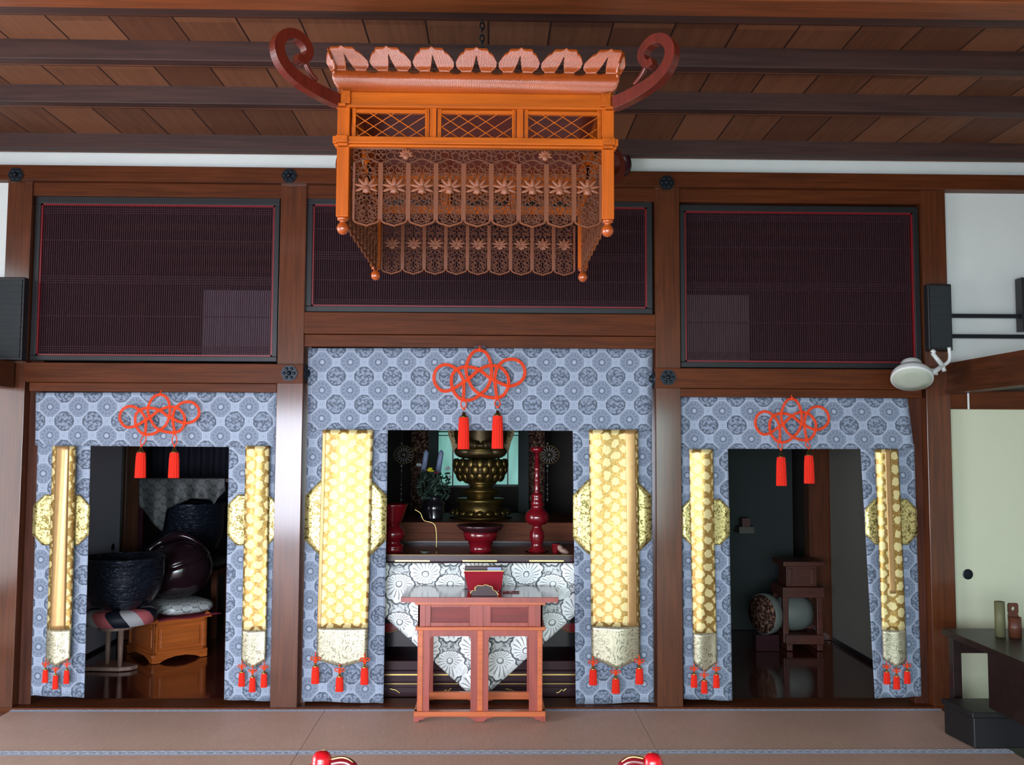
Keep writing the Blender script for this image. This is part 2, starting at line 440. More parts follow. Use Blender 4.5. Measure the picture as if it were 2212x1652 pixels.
# ================================================================== STRUCTURE
CZ = Z(500, 308, 0)                      # ceiling height at the wall
XL0, XL1 = -3.02, -2.87                  # left post
XR0, XR1 = 2.695, 2.845                  # right post
C1 = (-1.335, -1.175); C2 = (1.003, 1.158)
TB0, TB1 = Z(1000, 398, 0), Z(1000, 358+8, 0)   # top beam
struct('floor', MB().box(-6, 5.5, -9, -1.70, -.12, -.012), 'tatami')
struct('floor', MB().box(-6, 5.5, -.005, 4.2, -.12, -.004), 'floor', label='polished dark red wooden floor of the inner sanctuary')
struct('floor', MB().box(-6, 5.5, -1.72, .0, -.12, -.05), 'deskwood')
# tatami mats in two rows
def mat_(x0, x1, y0, y1, label):
    t = thing('tatami_mat', label, 'tatami mat', ((x0+x1)/2, (y0+y1)/2, -.012), 0, 'tatami mats before the sanctuary')
    e = .028; g = .0015
    MB().box(x0+g, x1-g, y0+e, y1-e, -.05, 0).build('straw_field', 'tatami', t)
    for a, b in ((y0+g, y0+e), (y1-e, y1-g)):
        m = MB(); b0 = m
        m.grid(lambda i, j: ((x0+g+(x1-x0-2*g)*i, a+(b-a)*j, .0035), (x0+(x1-x0)*i, a+(b-a)*j)), 2, 1)
        m.box(x0+g, x1-g, a, b, -.05, .0025)
        m.build('cloth_edging', 'edging', t, label='blue grey patterned cloth edging')
yb = -.015; yf = atz(1006, 1625, 0).y
s1 = atz(670, 1584, 0).x; s2 = atz(1399, 1584, 0).x
W = s2-s1
mat_(s1-W, s1, yf, yb, 'long tatami mat beneath the left curtained bay, left of the seams')
mat_(s1, s2, yf, yb, 'tatami mat carrying the red offering table between the two seams')
mat_(s2, s2+W, yf, yb, 'tatami mat below the right curtained bay, reaching the black box')
y2 = yf-.93
mat_(s1-W, s1, y2, yf, 'sliver of tatami mat at bottom left, left of the left red knob')
mat_(s1, s2, y2, yf, 'sliver of tatami mat at the bottom between the two red knobs')
mat_(s2, s2+W, y2, yf, 'sliver of tatami mat at bottom right, right of the right red knob')
# ceiling
cl = struct('ceiling', MB().box(-6, 5.5, -9, .3, CZ+.02, CZ+.08), 'boards')
bots = [(400, 308), (400, 236), (400, 146), (400, 38)]
bz = CZ-.075
for px, py in bots:
    y = atz(px, py, bz).y; wv = .085
    if py == 308: y = -.002
    MB().box(-6, 5.5, y-wv, y, bz, CZ+.03).build('batten', 'batten', cl, bevel=.004)
    MB().box(-6, 5.5, y-wv*.25, y-wv*.22, bz-.0015, bz+.01).build('batten_moulding', 'topbeam', cl)
for y in (-3.0, -3.6, -4.2, -4.8):
    MB().box(-6, 5.5, y-.075, y, bz, CZ+.03).build('batten', 'batten', cl)
zt = 3.30; yb_ = atz(1100, 44, zt).y
struct('trim_1', MB().box(-6, 5.5, yb_-.20, yb_-.055, zt, CZ+.03), 'topbeam', .006)
MBt = MB().box(-6, 5.5, yb_-.055, yb_, zt+.002, CZ+.03)
MBt.build('batten', 'batten', cl)
# back wall plaster
zp0 = TB1-.03
struct('wall_back', MB().box(-6, 5.5, .02, .10, zp0, CZ+.03)
       .box(-6, XL0+.02, .03, .12, 0, zp0).box(XR1-.02, 5.5, .05, .12, 2.0, zp0), 'plaster')
# top beam over everything
tb = struct('trim_2', MB().box(-6, 5.5, -.035, .14, Z(1000, 402, 0), Z(1000, 369, 0)), 'beam_x', .004)
tb2 = struct('trim_3', MB().box(XL1-.06, XR0+.06, .012, .14, Z(1000, 430, 0), Z(1000, 402, 0)+.001), 'beam_x', .003)
def rosette(parent, c, r=.05, axis='y'):
    m = MB(); x, y, z = c
    a = [(sin(PI*k/18), cos(PI*k/18)) for k in range(36)]
    pts = [(r*(1-.07*(abs(cos(1.5*2*PI*k/36*2)))**1)*s, r*(1-.07*(abs(cos(3*2*PI*k/36)))**1)*c_) for k, (s, c_) in enumerate(a)]
    if axis == 'y':
        m.prism([(x+p, z+q) for p, q in pts], y-.008, y+.002)
        m.ball((x, y-.01, z), r*.30, .018, r*.30)
        for k in range(6):
            w = PI*k/3; m.ball((x+cos(w)*r*.6, y-.007, z+sin(w)*r*.6), r*.22, .008, r*.22, 10, 6)
    else:
        m.lathe([(r, 0), (r*.9, .01), (r*.5, .014), (r*.3, .03), (.001, .034)], (x, y, z), 24, tilt=Matrix.Rotation(PI/2*(1 if axis == '+x' else -1), 3, 'Y'))
    return m.build('nail_cover', 'iron', parent, smooth=False, label='black iron flower nail cover')
for px, py in ((35, 378), (625, 380), (1440, 395)):
    p = at(px, py, -.035); rosette(tb, (p.x, -.035, p.z), .047)
# posts
for i, (a, b) in enumerate(((XL0, XL1), C1, C2, (XR0, XR1))):
    struct('trim_%d' % (4+i), MB().box(a, b, .0, .16, -.01, Z(1000, 400, 0)), 'beam_z', .002)
# jambs beside the side posts
struct('trim_8', MB().box(XL1, XL1+.075, .07, .15, -.01, 3.1), 'jamb', .003)
struct('trim_9', MB().box(XR0-.085, XR0, .07, .15, -.01, 3.1), 'jamb', .003)
struct('trim_10', MB().box(C1[1], C1[1]+.03, .09, .14, -.01, 2.3).box(C2[0]-.035, C2[0], .09, .14, -.01, 2.3), 'beam_z')
# lower beams
zl1 = Z(330, 785, 0); zl0 = Z(330, 846, 0)
lb = struct('trim_11', MB().box(XL1+.0, C1[1]+.005, -.03, .12, Z(330, 827, 0), zl1)
            .box(XL1+.03, C1[0], -.005, .12, zl0, Z(330, 827, 0)-.001), 'beam_x', .003)
p = at(625, 806, -.03); rosette(lb, (p.x, -.03, p.z), .05)
zr1 = Z(1700, 797, 0); zr0 = Z(1700, 858, 0)
rb = struct('trim_12', MB().box(C2[0]-.005, XR0-.0, -.03, .12, Z(1700, 840, 0), zr1)
            .box(C2[1], XR0-.03, -.005, .12, zr0, Z(1700, 840, 0)-.001), 'beam_x', .003)
p = at(1443, 815, -.03); rosette(rb, (p.x, -.03, p.z), .05)
rosette(lb, (C1[1]+.002, .045, Z(672, 806, .04)), .055, '+x')
rosette(rb, (C2[0]-.002, .045, Z(1405, 818, .04)), .055, '-x')
struct('trim_13', MB().box(C1[1], C2[0], -.0, .12, Z(1030, 723, 0), Z(1030, 676, 0))
       .box(C1[1], C2[0], .01, .12, Z(1030, 750, 0), Z(1030, 724, 0)), 'beam_x', .003)
# sill
struct('trim_14', MB().box(XL0, XR1, -.012, .2, -.02, .012), 'beam_x', .003)
# transverse lintels coming forward from the outer posts
zz1 = Z(2057, 785, 0); zz0 = Z(2057, 850, 0)
struct('trim_15', MB().box(XR1-.02, XR1+.10, -5, .02, zz0, zz1), 'beam_y', .003)
struct('trim_16', MB().box(XR1-.035, XR1-.02, -5, .0, zz0, zz0+.02), 'beam_y')
struct('trim_17', MB().box(XL0-.05, XL0+.10, -5, -.03, Z(20, 838, 0), Z(20, 782, 0)), 'beam_y', .003)
# right bay with the sliding paper doors
struct('trim_18', MB().box(XR1, 5.5, .03, .14, Z(2130, 884, .03), zz0+.02), 'beam_x', .003)
struct('wall_right', MB().box(5.0, 5.1, -9, .1, 0, CZ), 'plaster')
struct('wall_left', MB().box(-5.1, -5.0, -9, -4.95, 0, CZ).box(-5.1, -5.0, -2.2, .1, 0, CZ).box(-5.1, -5.0, -5, -2.2, 2.25, CZ), 'plaster')
struct('wall_front', MB().box(-6, -3.9, -8.4, -8.3, 0, CZ).box(2.6, 5.5, -8.4, -8.3, 0, CZ).box(-3.9, 2.6, -8.4, -8.3, 2.2, CZ), 'plaster')
xa, xb = XR1-.0, XR1+.92
zf = Z(2130, 884, .05)
def fusuma(x0, x1, hx, hz, label, Y=.05):
    d = thing('door_1', None, None, ((x0+x1)/2, Y, 0)); d['kind'] = 'structure'
    MB().box(x0+.002, x1, Y, Y+.03, .015, zf).build('paper_panel', 'fusuma', d)
    MB().box(x0, x0+.012, Y-.003, Y+.033, .012, zf).box(x1-.012, x1, Y-.003, Y+.033, .012, zf).box(x0, x1, Y-.003, Y+.033, 0.0, .015).build('frame', 'blackframe', d)
    MB().lathe([(.030, 0), (.032, .004), (.026, .006), (.022, -.004), (.001, -.004)], (hx, Y-.001, hz), 24, tilt=Matrix.Rotation(PI/2, 3, 'X')).build('handle', 'iron', d)
p = at(2090, 1240, .05)
fusuma(xa, xb, p.x, p.z, '')
fusuma(xb+.01, xb+.93, xb+.85, p.z, '', .085)
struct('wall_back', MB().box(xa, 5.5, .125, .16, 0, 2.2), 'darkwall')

# ---------------- inner sanctuary shell
IL = -3.03; IR = 2.79; IB = 3.3
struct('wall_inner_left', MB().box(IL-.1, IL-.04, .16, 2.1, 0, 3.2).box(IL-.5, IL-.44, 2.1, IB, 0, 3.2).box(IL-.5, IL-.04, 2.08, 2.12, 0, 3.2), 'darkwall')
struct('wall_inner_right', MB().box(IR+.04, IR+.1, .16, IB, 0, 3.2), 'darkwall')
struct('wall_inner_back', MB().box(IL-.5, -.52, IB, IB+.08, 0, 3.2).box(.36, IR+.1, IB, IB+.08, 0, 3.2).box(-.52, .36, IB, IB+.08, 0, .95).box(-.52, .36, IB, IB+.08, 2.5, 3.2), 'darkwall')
ic = struct('ceiling', MB().box(IL-.5, IR+.1, .14, IB, 3.2, 3.26), 'batten', label='dim board ceiling of the inner sanctuary')
for k in range(5):
    MB().box(IL, IR, .5+k*.55, .57+k*.55, 3.15, 3.2).build('batten', 'beam_x', ic)
# left inner sliding panel and post
d = thing('door_2', None, None, (IL, 1.1, 0)); d['kind'] = 'structure'
MB().box(IL-.03, IL, .30, 1.93, .02, 2.05).build('paper_panel', 'fusuma_l', d)
MB().box(IL-.03, IL+.004, 1.93, 1.96, .0, 2.05).box(IL-.03, IL+.004, .3, 1.96, 0, .02).build('frame', 'blackframe', d)
p = atz(240, 1420, 0)
MB().lathe([(.03, 0), (.03, .004), (.02, .001), (.001, .001)], (IL, 1.80, Z(256, 1182, 1.80)), 20, tilt=Matrix.Rotation(PI/2, 3, 'Y')).build('handle', 'iron', d)
struct('trim_19', MB().box(IL-.03, IL+.13, 1.98, 2.12, 0, 3.1), 'beam_z', .004)
struct('trim_20', MB().box(IL-.03, -1.18, 2.0, 2.1, 2.08, 2.2), 'beam_x')
# pale upper panels behind the side transoms, self-lit in place of room light
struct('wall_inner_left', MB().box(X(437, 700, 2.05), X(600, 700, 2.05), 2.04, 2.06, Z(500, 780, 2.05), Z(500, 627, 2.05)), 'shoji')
struct('wall_inner_right', MB().box(X(1480, 700, 2.05), X(1618, 700, 2.05), 2.04, 2.06, Z(1500, 790, 2.05), Z(1500, 637, 2.05)), 'pale_glow_r')
# right inner sliding panel, post and far wall
d = thing('door_3', None, None, (IR, 1.1, 0)); d['kind'] = 'structure'
MB().box(IR, IR+.03, .30, 1.96, .03, 2.05).build('paper_panel', 'fusuma_r', d)
MB().box(IR-.004, IR+.03, .3, 1.96, 0, .03).build('frame', 'blackframe', d)
struct('trim_21', MB().box(IR-.17, IR+.03, 1.98, 2.1, 0, 3.1), 'beam_z')
struct('wall_inner_right', MB().box(1.75, IR-.17, 2.4, 2.45, 0, 2.6), 'greenwall')
struct('trim_22', MB().box(1.66, 1.76, 2.3, 2.44, 0, 2.6), 'beam_z')
# partitions flanking the altar
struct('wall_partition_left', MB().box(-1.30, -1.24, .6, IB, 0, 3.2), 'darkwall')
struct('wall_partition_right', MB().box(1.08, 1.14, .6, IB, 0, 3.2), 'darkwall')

# ================================================================== TRANSOM SCREENS
def transom(o, i, label):
    Y = .045
    x0, x1, z0, z1 = zrect(*o, Y); a0, a1, b0, b1 = zrect(*i, Y)
    t = thing('transom_screen', label, 'transom screen', ((x0+x1)/2, Y, z0), 0, 'reed transom screens under the top beam')
    fr = MB()
    for m, (e0, e1, e2, e3), (f0, f1, f2, f3), y0, y1 in ((fr, (x0, x1, z0, z1), (a0, a1, b0, b1), Y-.01, Y+.03),):
        m.box(e0, e1, y0, y1, e2, f2).box(e0, e1, y0, y1, f3, e3).box(e0, f0, y0, y1, f2, f3).box(f1, e1, y0, y1, f2, f3)
    fr.build('frame', 'blackframe', t, bevel=.003)
    w = .010; m = MB(); y0, y1 = Y-.002, Y+.018
    m.box(a0, a1, y0, y1, b0, b0+w).box(a0, a1, y0, y1, b1-w, b1).box(a0, a0+w, y0, y1, b0, b1).box(a1-w, a1, y0, y1, b0, b1)
    m.build('red_bead', 'redbead', t, label='thin red lacquered bead')
    m = MB(); p = .0135; k = a0+w+p/2
    while k < a1-w:
        m.box(k-.0042, k+.0042, Y+.008, Y+.014, b0+w, b1-w); k += p
    m.build('reed_screen', 'reed', t)
    h = b1-b0
    for fz, n in ((.5, 4), (.76, 1), (.26, 1), (.045, 3), (.955, 3)):
        m = MB()
        for q in range(n):
            zc = b0+h*fz+(q-(n-1)/2)*.014
            m.box(a0+w, a1-w, Y+.003, Y+.009, zc-.003, zc+.003)
        m.build('lath', 'reed', t)
transom((72, 427, 602, 780), (84, 442, 591, 769), 'wide dark reed transom screen over the left curtain, pale panel behind its lower right')
transom((660, 430, 1409, 676), (675, 445, 1397, 664), 'shallower dark reed transom screen behind the hanging lantern')
transom((1469, 445, 1986, 795), (1479, 458, 1974, 783), 'dark reed transom screen over the right curtain beside the right post')

# ================================================================== CURTAINS
rnd = random.Random(4)
def quad_cloth(m, q, Y, wav=.006, k=3, nu=24, nv=30, ph=0, uvo=(0, 0), belly=0):
    # q: photo corners TL, TR, BR, BL hung at depth Y; cloth has shallow folds
    P = [at(a, b, Y) for a, b in q]
    W_ = (P[1]-P[0]).length; H_ = (P[0]-P[3]).length
    def fn(i, j):
        top = P[0].lerp(P[1], i); bot = P[3].lerp(P[2], i); p = top.lerp(bot, j)
        p = p+Vector((0, wav*(.3+.7*j)*sin(2*PI*k*i+ph+j*1.5)+belly*sin(PI*j), 0))
        return p, (uvo[0]+i*W_, uvo[1]-j*H_)
    m.grid(fn, nu, nv); return W_, H_
def octpatch(m, px0, py0, px1, py1, c, Y):
    a, b = at(px0, py0, Y), at(px1, py1, Y); w = b.x-a.x; h = a.z-b.z; cc = c*w
    n = 10
    def fn(i, j):
        inset = max(0, cc-min(j, 1-j)*h)
        x = a.x+inset+(w-2*inset)*i
        return (x, Y+.003*sin(i*9), a.z-j*h), (i*w, -j*h)
    m.grid(fn, 10, 24)
def tassel(parent, px, py0, py1, w, Y, knot=True, capm='gold', name='tassel', bow=False):
    # px,py photo pixels; w width in photo pixels
    a = at(px, py0, Y); b = at(px, py1, Y); s = (a.z-b.z)/(py1-py0); r = w*s/2; h = a.z-b.z; x = a.x
    z1 = a.z; sk = z1-h*.22 if not bow else z1-h*.45
    m = MB(); n = 28
    vs = []
    for q, (zz, rr) in enumerate(((sk, r*.78), (sk-.25*(sk-b.z), r*.9), (b.z+.02*h, r*1.0), (b.z, r*1.0))):
        for k in range(n):
            w_ = 2*PI*k/n; g = rr*(1+.06*(-1)**k); vs.append((x+g*cos(w_), Y+g*.7*sin(w_), zz))
    fs = [(i*n+k, (i+1)*n+k, (i+1)*n+(k+1) % n, i*n+(k+1) % n) for i in range(3) for k in range(n)]
    fs += [tuple(range(n)), tuple(3*n+k for k in range(n-1, -1, -1))]
    m.add(vs, fs)
    t = m.build(name, 'tassel', parent, label='red thread tassel')
    m = MB().lathe([(.001, sk-.0005), (r*.75, sk+.0002), (r*.6, sk+.12*(r*2)), (r*.35, sk+.45*r), (r*.28, sk+.9*r), (.001, sk+1.0*r)], (x, Y, 0), 16)
    m.build('cap', capm, t, smooth=True)
    if bow:
        kz = z1-h*.18; q = r*1.25
        m = MB()
        for sgn in (-1, 1):
            m.tube(catmull([(x, Y, kz), (x+sgn*q*.6, Y-.004, kz+q*.30), (x+sgn*q, Y-.002, kz), (x+sgn*q*.6, Y-.004, kz-q*.3), (x, Y, kz)], 5), r*.14, 6)
            m.tube(catmull([(x, Y, kz), (x+sgn*q*.25, Y-.004, kz-q*.5), (x+sgn*q*.1, Y, sk+r)], 5), r*.14, 6)
        m.tube([(x, Y, z1+.004), (x, Y, sk+.5*r)], r*.16, 6); m.ball((x, Y-.002, kz), r*.32, r*.28, r*.32, 10, 8)
        m.build('bow', 'cord', t, smooth=True)
    return t
def curtain(label, val, panels, patches):
    Y = .05
    c = at((val[0][0]+val[1][0])/2, val[0][1], Y)
    t = thing('brocade_curtain', label, 'curtain', (c.x, Y, c.z), 0, 'blue grey brocade door curtains')
    m = MB(); quad_cloth(m, val, Y, .003, 2.5, 40, 12); m.build('valance', 'brocade', t, True, solid=.004)
    for k, q in enumerate(panels):
        m = MB(); quad_cloth(m, q, Y+.012, .007, 1.6, 24, 40, k*2+len(label), (.05+.3*k, -.07)); p_ = m.build('side_panel', 'brocade', t, True, solid=.004)
        m = MB(); octpatch(m, *patches[k], .19 if k < 9 else .2, Y-.004)
        m.build('gold_tie_patch', 'goldpatch', p_, True, solid=.003, label='eight-sided gold brocade tie patch')
    return t
curtain('blue grey medallion brocade curtain of the left bay, beneath the wide left screen',
        [(78, 848), (600, 847), (598, 966), (76, 962)],
        [[(82, 955), (196, 955), (183, 1506), (66, 1502)], [(495, 955), (597, 955), (584, 1514), (484, 1511)]],
        [(73, 1068, 191, 1178), (493, 1068, 599, 1178)])
curtain('largest blue grey medallion brocade curtain, hung before the altar in the central bay',
        [(666, 752), (1409, 752), (1408, 931), (664, 928)],
        [[(664, 920), (838, 920), (828, 1519), (652, 1514)], [(1237, 920), (1408, 920), (1412, 1516), (1244, 1521)]],
        [(660, 1036, 834, 1200), (1238, 1036, 1408, 1197)])
curtain('blue grey medallion brocade curtain of the right bay, before the darkest room',
        [(1469, 857), (1960, 860), (1974, 970), (1470, 969)],
        [[(1471, 960), (1572, 960), (1582, 1513), (1477, 1509)], [(1858, 960), (1975, 960), (1991, 1504), (1889, 1508)]],
        [(1471, 1077, 1577, 1177), (1868, 1077, 1983, 1177)])
M['gold_sheen'] = plain('bronze gold painted sheen', (.60, .36, .15), .36, .55, 0, .16, 30)  # even tone for cloth whose flowers are lost in reflected light
def banner(label, q, tip, ts, tw, flat=1.0, ph=0, folds=()):
    # q TL,TR,BR,BL photo corners of the gold cloth; tip: lowest hem pixel; ts: tassel pixels; folds: spans of the painted sheen bands
    Y = .018
    c = at((q[0][0]+q[1][0])/2, q[0][1], Y)
    t = thing('gold_banner', label, 'banner', (c.x, Y, c.z), 0, 'gold brocade banners on the curtains')
    P = [at(a, b, Y) for a, b in q]; W_ = (P[1]-P[0]).length; H_ = (P[0]-P[3]).length
    T = at(tip[0], tip[1], Y)
    hem = .86
    def pos(i, j):
        p = P[0].lerp(P[1], i).lerp(P[3].lerp(P[2], i), j)
        return p+Vector((0, -.014*sin(PI*i)**.7*flat+.006*sin(6*i+ph+j*3), 0))
    m = MB(); m.grid(lambda i, j: (pos(i, j*hem), (i*W_+ph*.013, -j*hem*H_)), 16, 40); m.build('gold_cloth', 'goldcloth', t, True, solid=.003)
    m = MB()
    for i0, i1, j0, j1 in folds:  # plain strips over the flowers: reflected light put into colour
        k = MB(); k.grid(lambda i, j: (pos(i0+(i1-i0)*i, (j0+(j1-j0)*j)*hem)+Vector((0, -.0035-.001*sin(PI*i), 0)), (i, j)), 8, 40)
        k.build('sheen_band', 'gold_sheen', t, True, solid=.002, label='plain bronze gold band painted as reflected light over the flowers')
    dz = P[3].z-T.z
    def hp(i, j):
        jj = hem+(1-hem)*j; p = pos(i, jj); drop = (1-abs(2*i-1))**1.2
        return p-Vector((0, .002, dz*drop*j)), (i*W_, -j*(1-hem)*H_)
    m.grid(hp, 16, 10); m.build('cloud_hem', 'cloudhem', t, True, solid=.003, label='pale gold hem woven with clouds')
    for px, a, b in ts: tassel(t, px, a, b, tw, Y-.018, bow=True)
banner('narrow gold banner at the far left, with a painted sheen band down its middle', [(113, 963), (164, 963), (152, 1424), (99, 1424)], (123, 1438),
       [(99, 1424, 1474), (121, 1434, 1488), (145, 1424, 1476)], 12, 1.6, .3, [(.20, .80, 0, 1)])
banner('narrow flowered gold banner on the right panel of the left curtain', [(530, 963), (582, 963), (574, 1426), (522, 1426)], (546, 1443),
       [(523, 1428, 1482), (546, 1438, 1494), (571, 1430, 1484)], 14, 1.0, 1.1)
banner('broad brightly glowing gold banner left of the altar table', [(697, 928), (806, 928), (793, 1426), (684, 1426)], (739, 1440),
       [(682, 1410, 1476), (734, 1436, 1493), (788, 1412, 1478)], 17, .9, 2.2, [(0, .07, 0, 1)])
banner('broad gold banner right of the altar table, a painted sheen band near its right edge', [(1272, 928), (1378, 928), (1383, 1422), (1278, 1422)], (1328, 1444),
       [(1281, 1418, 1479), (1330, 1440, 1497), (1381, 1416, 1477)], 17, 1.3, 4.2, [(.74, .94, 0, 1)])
banner('narrow flowered gold banner on the left panel of the right curtain', [(1489, 970), (1540, 970), (1549, 1432), (1498, 1432)], (1522, 1450),
       [(1499, 1434, 1484), (1521, 1448, 1497), (1547, 1434, 1485)], 14, .8, .5)
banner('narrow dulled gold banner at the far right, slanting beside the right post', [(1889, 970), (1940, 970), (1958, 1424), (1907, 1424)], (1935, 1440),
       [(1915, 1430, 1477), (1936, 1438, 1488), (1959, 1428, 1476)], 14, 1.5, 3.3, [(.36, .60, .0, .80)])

# ================================================================== TASSELLED CORD KNOTS
KA = [(940,150),(1020,180),(1080,270),(1110,400),(1110,500),(1090,600),(1040,700),(960,770),(860,840),(750,865),(650,840),(570,760),(525,650),(525,540),(565,460),(640,410),(760,390),(880,410),(960,450),(1080,540),(1200,600),(1330,650),(1420,655),(1530,610),(1600,520),(1605,430),(1570,350),(1490,290),(1400,277),(1300,300),(1220,370),(1180,450),(1165,550),(1170,650),(1185,750),(1202,860)]
KB = [(940,150),(860,170),(790,250),(740,380),(740,470),(765,560),(830,680),(900,750),(1000,800),(1100,822),(1200,825),(1290,790),(1350,700),(1370,600),(1345,500),(1270,410),(1180,375),(1080,372),(980,405),(880,470),(780,560),(680,620),(590,680),(480,730),(380,730),(300,660),(262,560),(285,450),(350,385),(440,362),(540,390),(630,460),(690,560),(705,650),(705,750),(700,860)]
def knot(label, bx, tas, tw):
    # bx: photo box x0,y0,x1,y1 of the loops; tas: tassel tuples
    Y = -.012
    x0, y0, x1, y1 = bx; a, b = at(x0, y0, Y), at(x1, y1, Y); s = (b.x-a.x)/(1625-235); sz = (a.z-b.z)/(890-130)
    t = thing('cord_knot', label, 'cord knot', (a.x+(940-235)*s, Y, a.z), 0, 'red tasselled cord knots on the curtains')
    def mp(p): return Vector((a.x+(p[0]-235)*s, 0, a.z-(p[1]-130)*sz))
    m = MB(); off = 12.5*s; rr = 11.5*s
    for path, ph in ((KA, 0), (KB, 2.0)):
        c = catmull([mp(p) for p in path], 6); L = 0
        n = len(c); A = []; B = []
        for i, p in enumerate(c):
            q = c[min(n-1, i+1)]-c[max(0, i-1)]; q.normalize(); nr = Vector((q.z, 0, -q.x))
            if i: L += (c[i]-c[i-1]).length
            y = Y+rr*.9*sin(L/(95*s)*1.0+ph)
            for lst, sg in ((A, 1), (B, -1)): lst.append(p+nr*off*sg+Vector((0, y, 0)))
        m.tube(A, rr, 8); m.tube(B, rr, 8)
    tpx = [(p_[0]) for p_ in tas]
    for (px, ya, yb2), src in zip(tas, (700, 1202)):
        e = at(px, ya, Y); st = mp((src, 850)); g = 26*s
        for sg in (-1, 1):
            m.tube(catmull([(st.x+sg*g*.4, Y, st.z), (st.x+(e.x-st.x)*.45+sg*g*1.6, Y, st.z+(e.z-st.z)*.55), (e.x, Y, e.z)], 6), rr*.8, 7)
        m.ball((e.x, Y, e.z+.002), rr*1.5, rr*1.3, rr*1.8)
    top = mp((940, 150)); m.ball((top.x, Y-.003, top.z+.004), rr*1.9, rr*1.6, rr*2.2)
    m.tube([(top.x, Y, top.z), (top.x, Y+.012, top.z+.03)], rr, 8)
    m.build('cord', 'cord', t, True)
    for px, ya, yb2 in tas: tassel(t, px, ya-2, yb2, tw, Y, capm='bronze')
    return t, top
_, tp = knot('largest red cord knot, over the altar opening of the central curtain', (934, 752, 1136, 869), [(1002, 884, 970), (1075, 880, 969)], 24)
hk = thing('knot_hook', 'dark block under the central beam that holds up the largest knot', 'hook', (tp.x, .0, tp.z+.01))
MB().box(tp.x-.038, tp.x+.038, -.006, .03, tp.z+.010, tp.z+.028).build('hook_block', 'darklac', hk)
knot('left red cord knot, over the room with the black bowls', (257, 849, 431, 942), [(305, 964, 1032), (377, 964, 1032)], 23)
knot('right red cord knot, over the darkest doorway', (1628, 858, 1793, 959), [(1687, 972, 1049), (1747, 969, 1044)], 22)

# ================================================================== HANGING LANTERN
YF = -2.40; LX = (X(740, 490, YF)+X(1312, 490, YF))/2
HW = (X(1330, 400, YF)-X(727, 400, YF))/2            # half width outside posts
DP = 2*HW-.03; YM = YF+DP/2
def lz(y): return Z(1028, y, YF)
lt = thing('hanging_lantern', 'large square openwork wooden lantern with scalloped crown hanging by a chain', 'hanging lantern', (LX, YM, lz(490)))
side_rot = [Matrix.Translation((LX, YM, 0)) @ Matrix.Rotation(k*PI/2, 4, 'Z') @ Matrix.Translation((-LX, -YM, 0)) for k in range(4)]
HWY = DP/2
# crown: profile is outwards offset and height, cut with scallops and drop holes
zc0 = lz(203); zc1 = lz(113); ch = zc1-zc0
def prof(v):        # v 0 bottom..1 top -> outward offset, z
    pts = [(-.018, 0), (-.004, .05), (.008, .10), (.017, .16), (.0225, .24), (.0265, .31), (.024, .37), (.021, .43), (.021, .57), (.025, .63), (.048, 1.0)]
    for (a, z0), (b, z1) in zip(pts, pts[1:]):
        if v <= z1 or z1 == 1.0: f = (v-z0)/(z1-z0); return a+(b-a)*f, zc0+ch*v
def crown_spans(u):    # u in lobe units 0..7
    k = u % 1.0; d = abs(k-.5); e = min(k, 1-k)
    top = .97-.03*(d > .27)-.30*max(0, (d-.20)/.30)**2.0
    top += .03*max(0, 1-d/.06)-.025*math.exp(-((d-.30)/.02)**2)
    sp = []
    if d < .105:
        w = d/.105; q = (1-w*w)**.5; lo = .49-.05*q; hi = .49+.08*q+.28*(1-w)**2
        sp.append((lo, max(hi, lo+.001)))
    elif e < .14:
        w = e/.14; q = (1-w*w)**.5; lo = .45-.045*q; hi = .45+.09*q+.13*(1-w)**4
        if e < .012: hi = 2
        sp.append((lo, max(lo+.001, hi)))
    return top, sp
def crown_side():
    m = MB(); NU = 7*40; zs = 9
    L = HW+.075
    cols = []
    for i in range(NU+1):
        u = 7*i/NU
        top, sp = crown_spans(u if i not in (0, NU) else (.0001 if i == 0 else 6.9999))
        if u < .2 or u > 6.8: sp = []
        segs = []
        if not sp: segs = [(0, .45, 0), (.45, top, 1)]
        else:
            lo, hi = sp[0]
            segs = [(0, lo, 0)] + ([(hi, top, 1)] if hi < top else [])
        cols.append((u/7, segs))
    def P(uf, v):
        off, z = prof(v); half = HW-.015+.080*v
        return (LX+(uf*2-1)*half, YM-HWY-off, z)
    for i in range(NU):
        u0, a = cols[i]; u1, b = cols[i+1]
        da = {s[2]: s for s in a}; db = {s[2]: s for s in b}
        for key in (0, 1):
            if key in da and key in db:
                s0, s1 = da[key], db[key]; vs = []
                for q in range(zs+1):
                    f = q/zs; vs += [P(u0, s0[0]+(s0[1]-s0[0])*f), P(u1, s1[0]+(s1[1]-s1[0])*f)]
                m.add(vs, [(2*q, 2*q+1, 2*q+3, 2*q+2) for q in range(zs)])
    return m
def sided(fn, name, mt, parent, n=4, **k):
    first = None
    for i in range(n):
        m = fn(); m.v = [tuple(side_rot[i] @ Vector(p)) for p in m.v]
        m.build(name, mt if not callable(mt) else mt(i), parent, **k)
mx = lambda i: 'lan_x' if i % 2 == 0 else 'lan_y'
sided(crown_side, 'crown_panel', 'crown', lt, smooth=True, solid=.009)
# fascia and roof board
def fas(): return MB().box(LX-HW+.0, LX+HW-.0, YM-HWY-.000, YM-HWY+.035, lz(229), lz(201))
sided(fas, 'fascia', mx, lt, bevel=.003)
def fas2(): return MB().box(LX-HW-.006, LX+HW+.006, YM-HWY-.008, YM-HWY+.02, lz(235), lz(229.5))
sided(fas2, 'moulding', mx, lt, bevel=.002)
MB().box(LX-HW+.02, LX+HW-.02, YM-HWY+.02, YM+HWY-.02, lz(212), lz(206)).build('roof_board', 'scroll', lt)
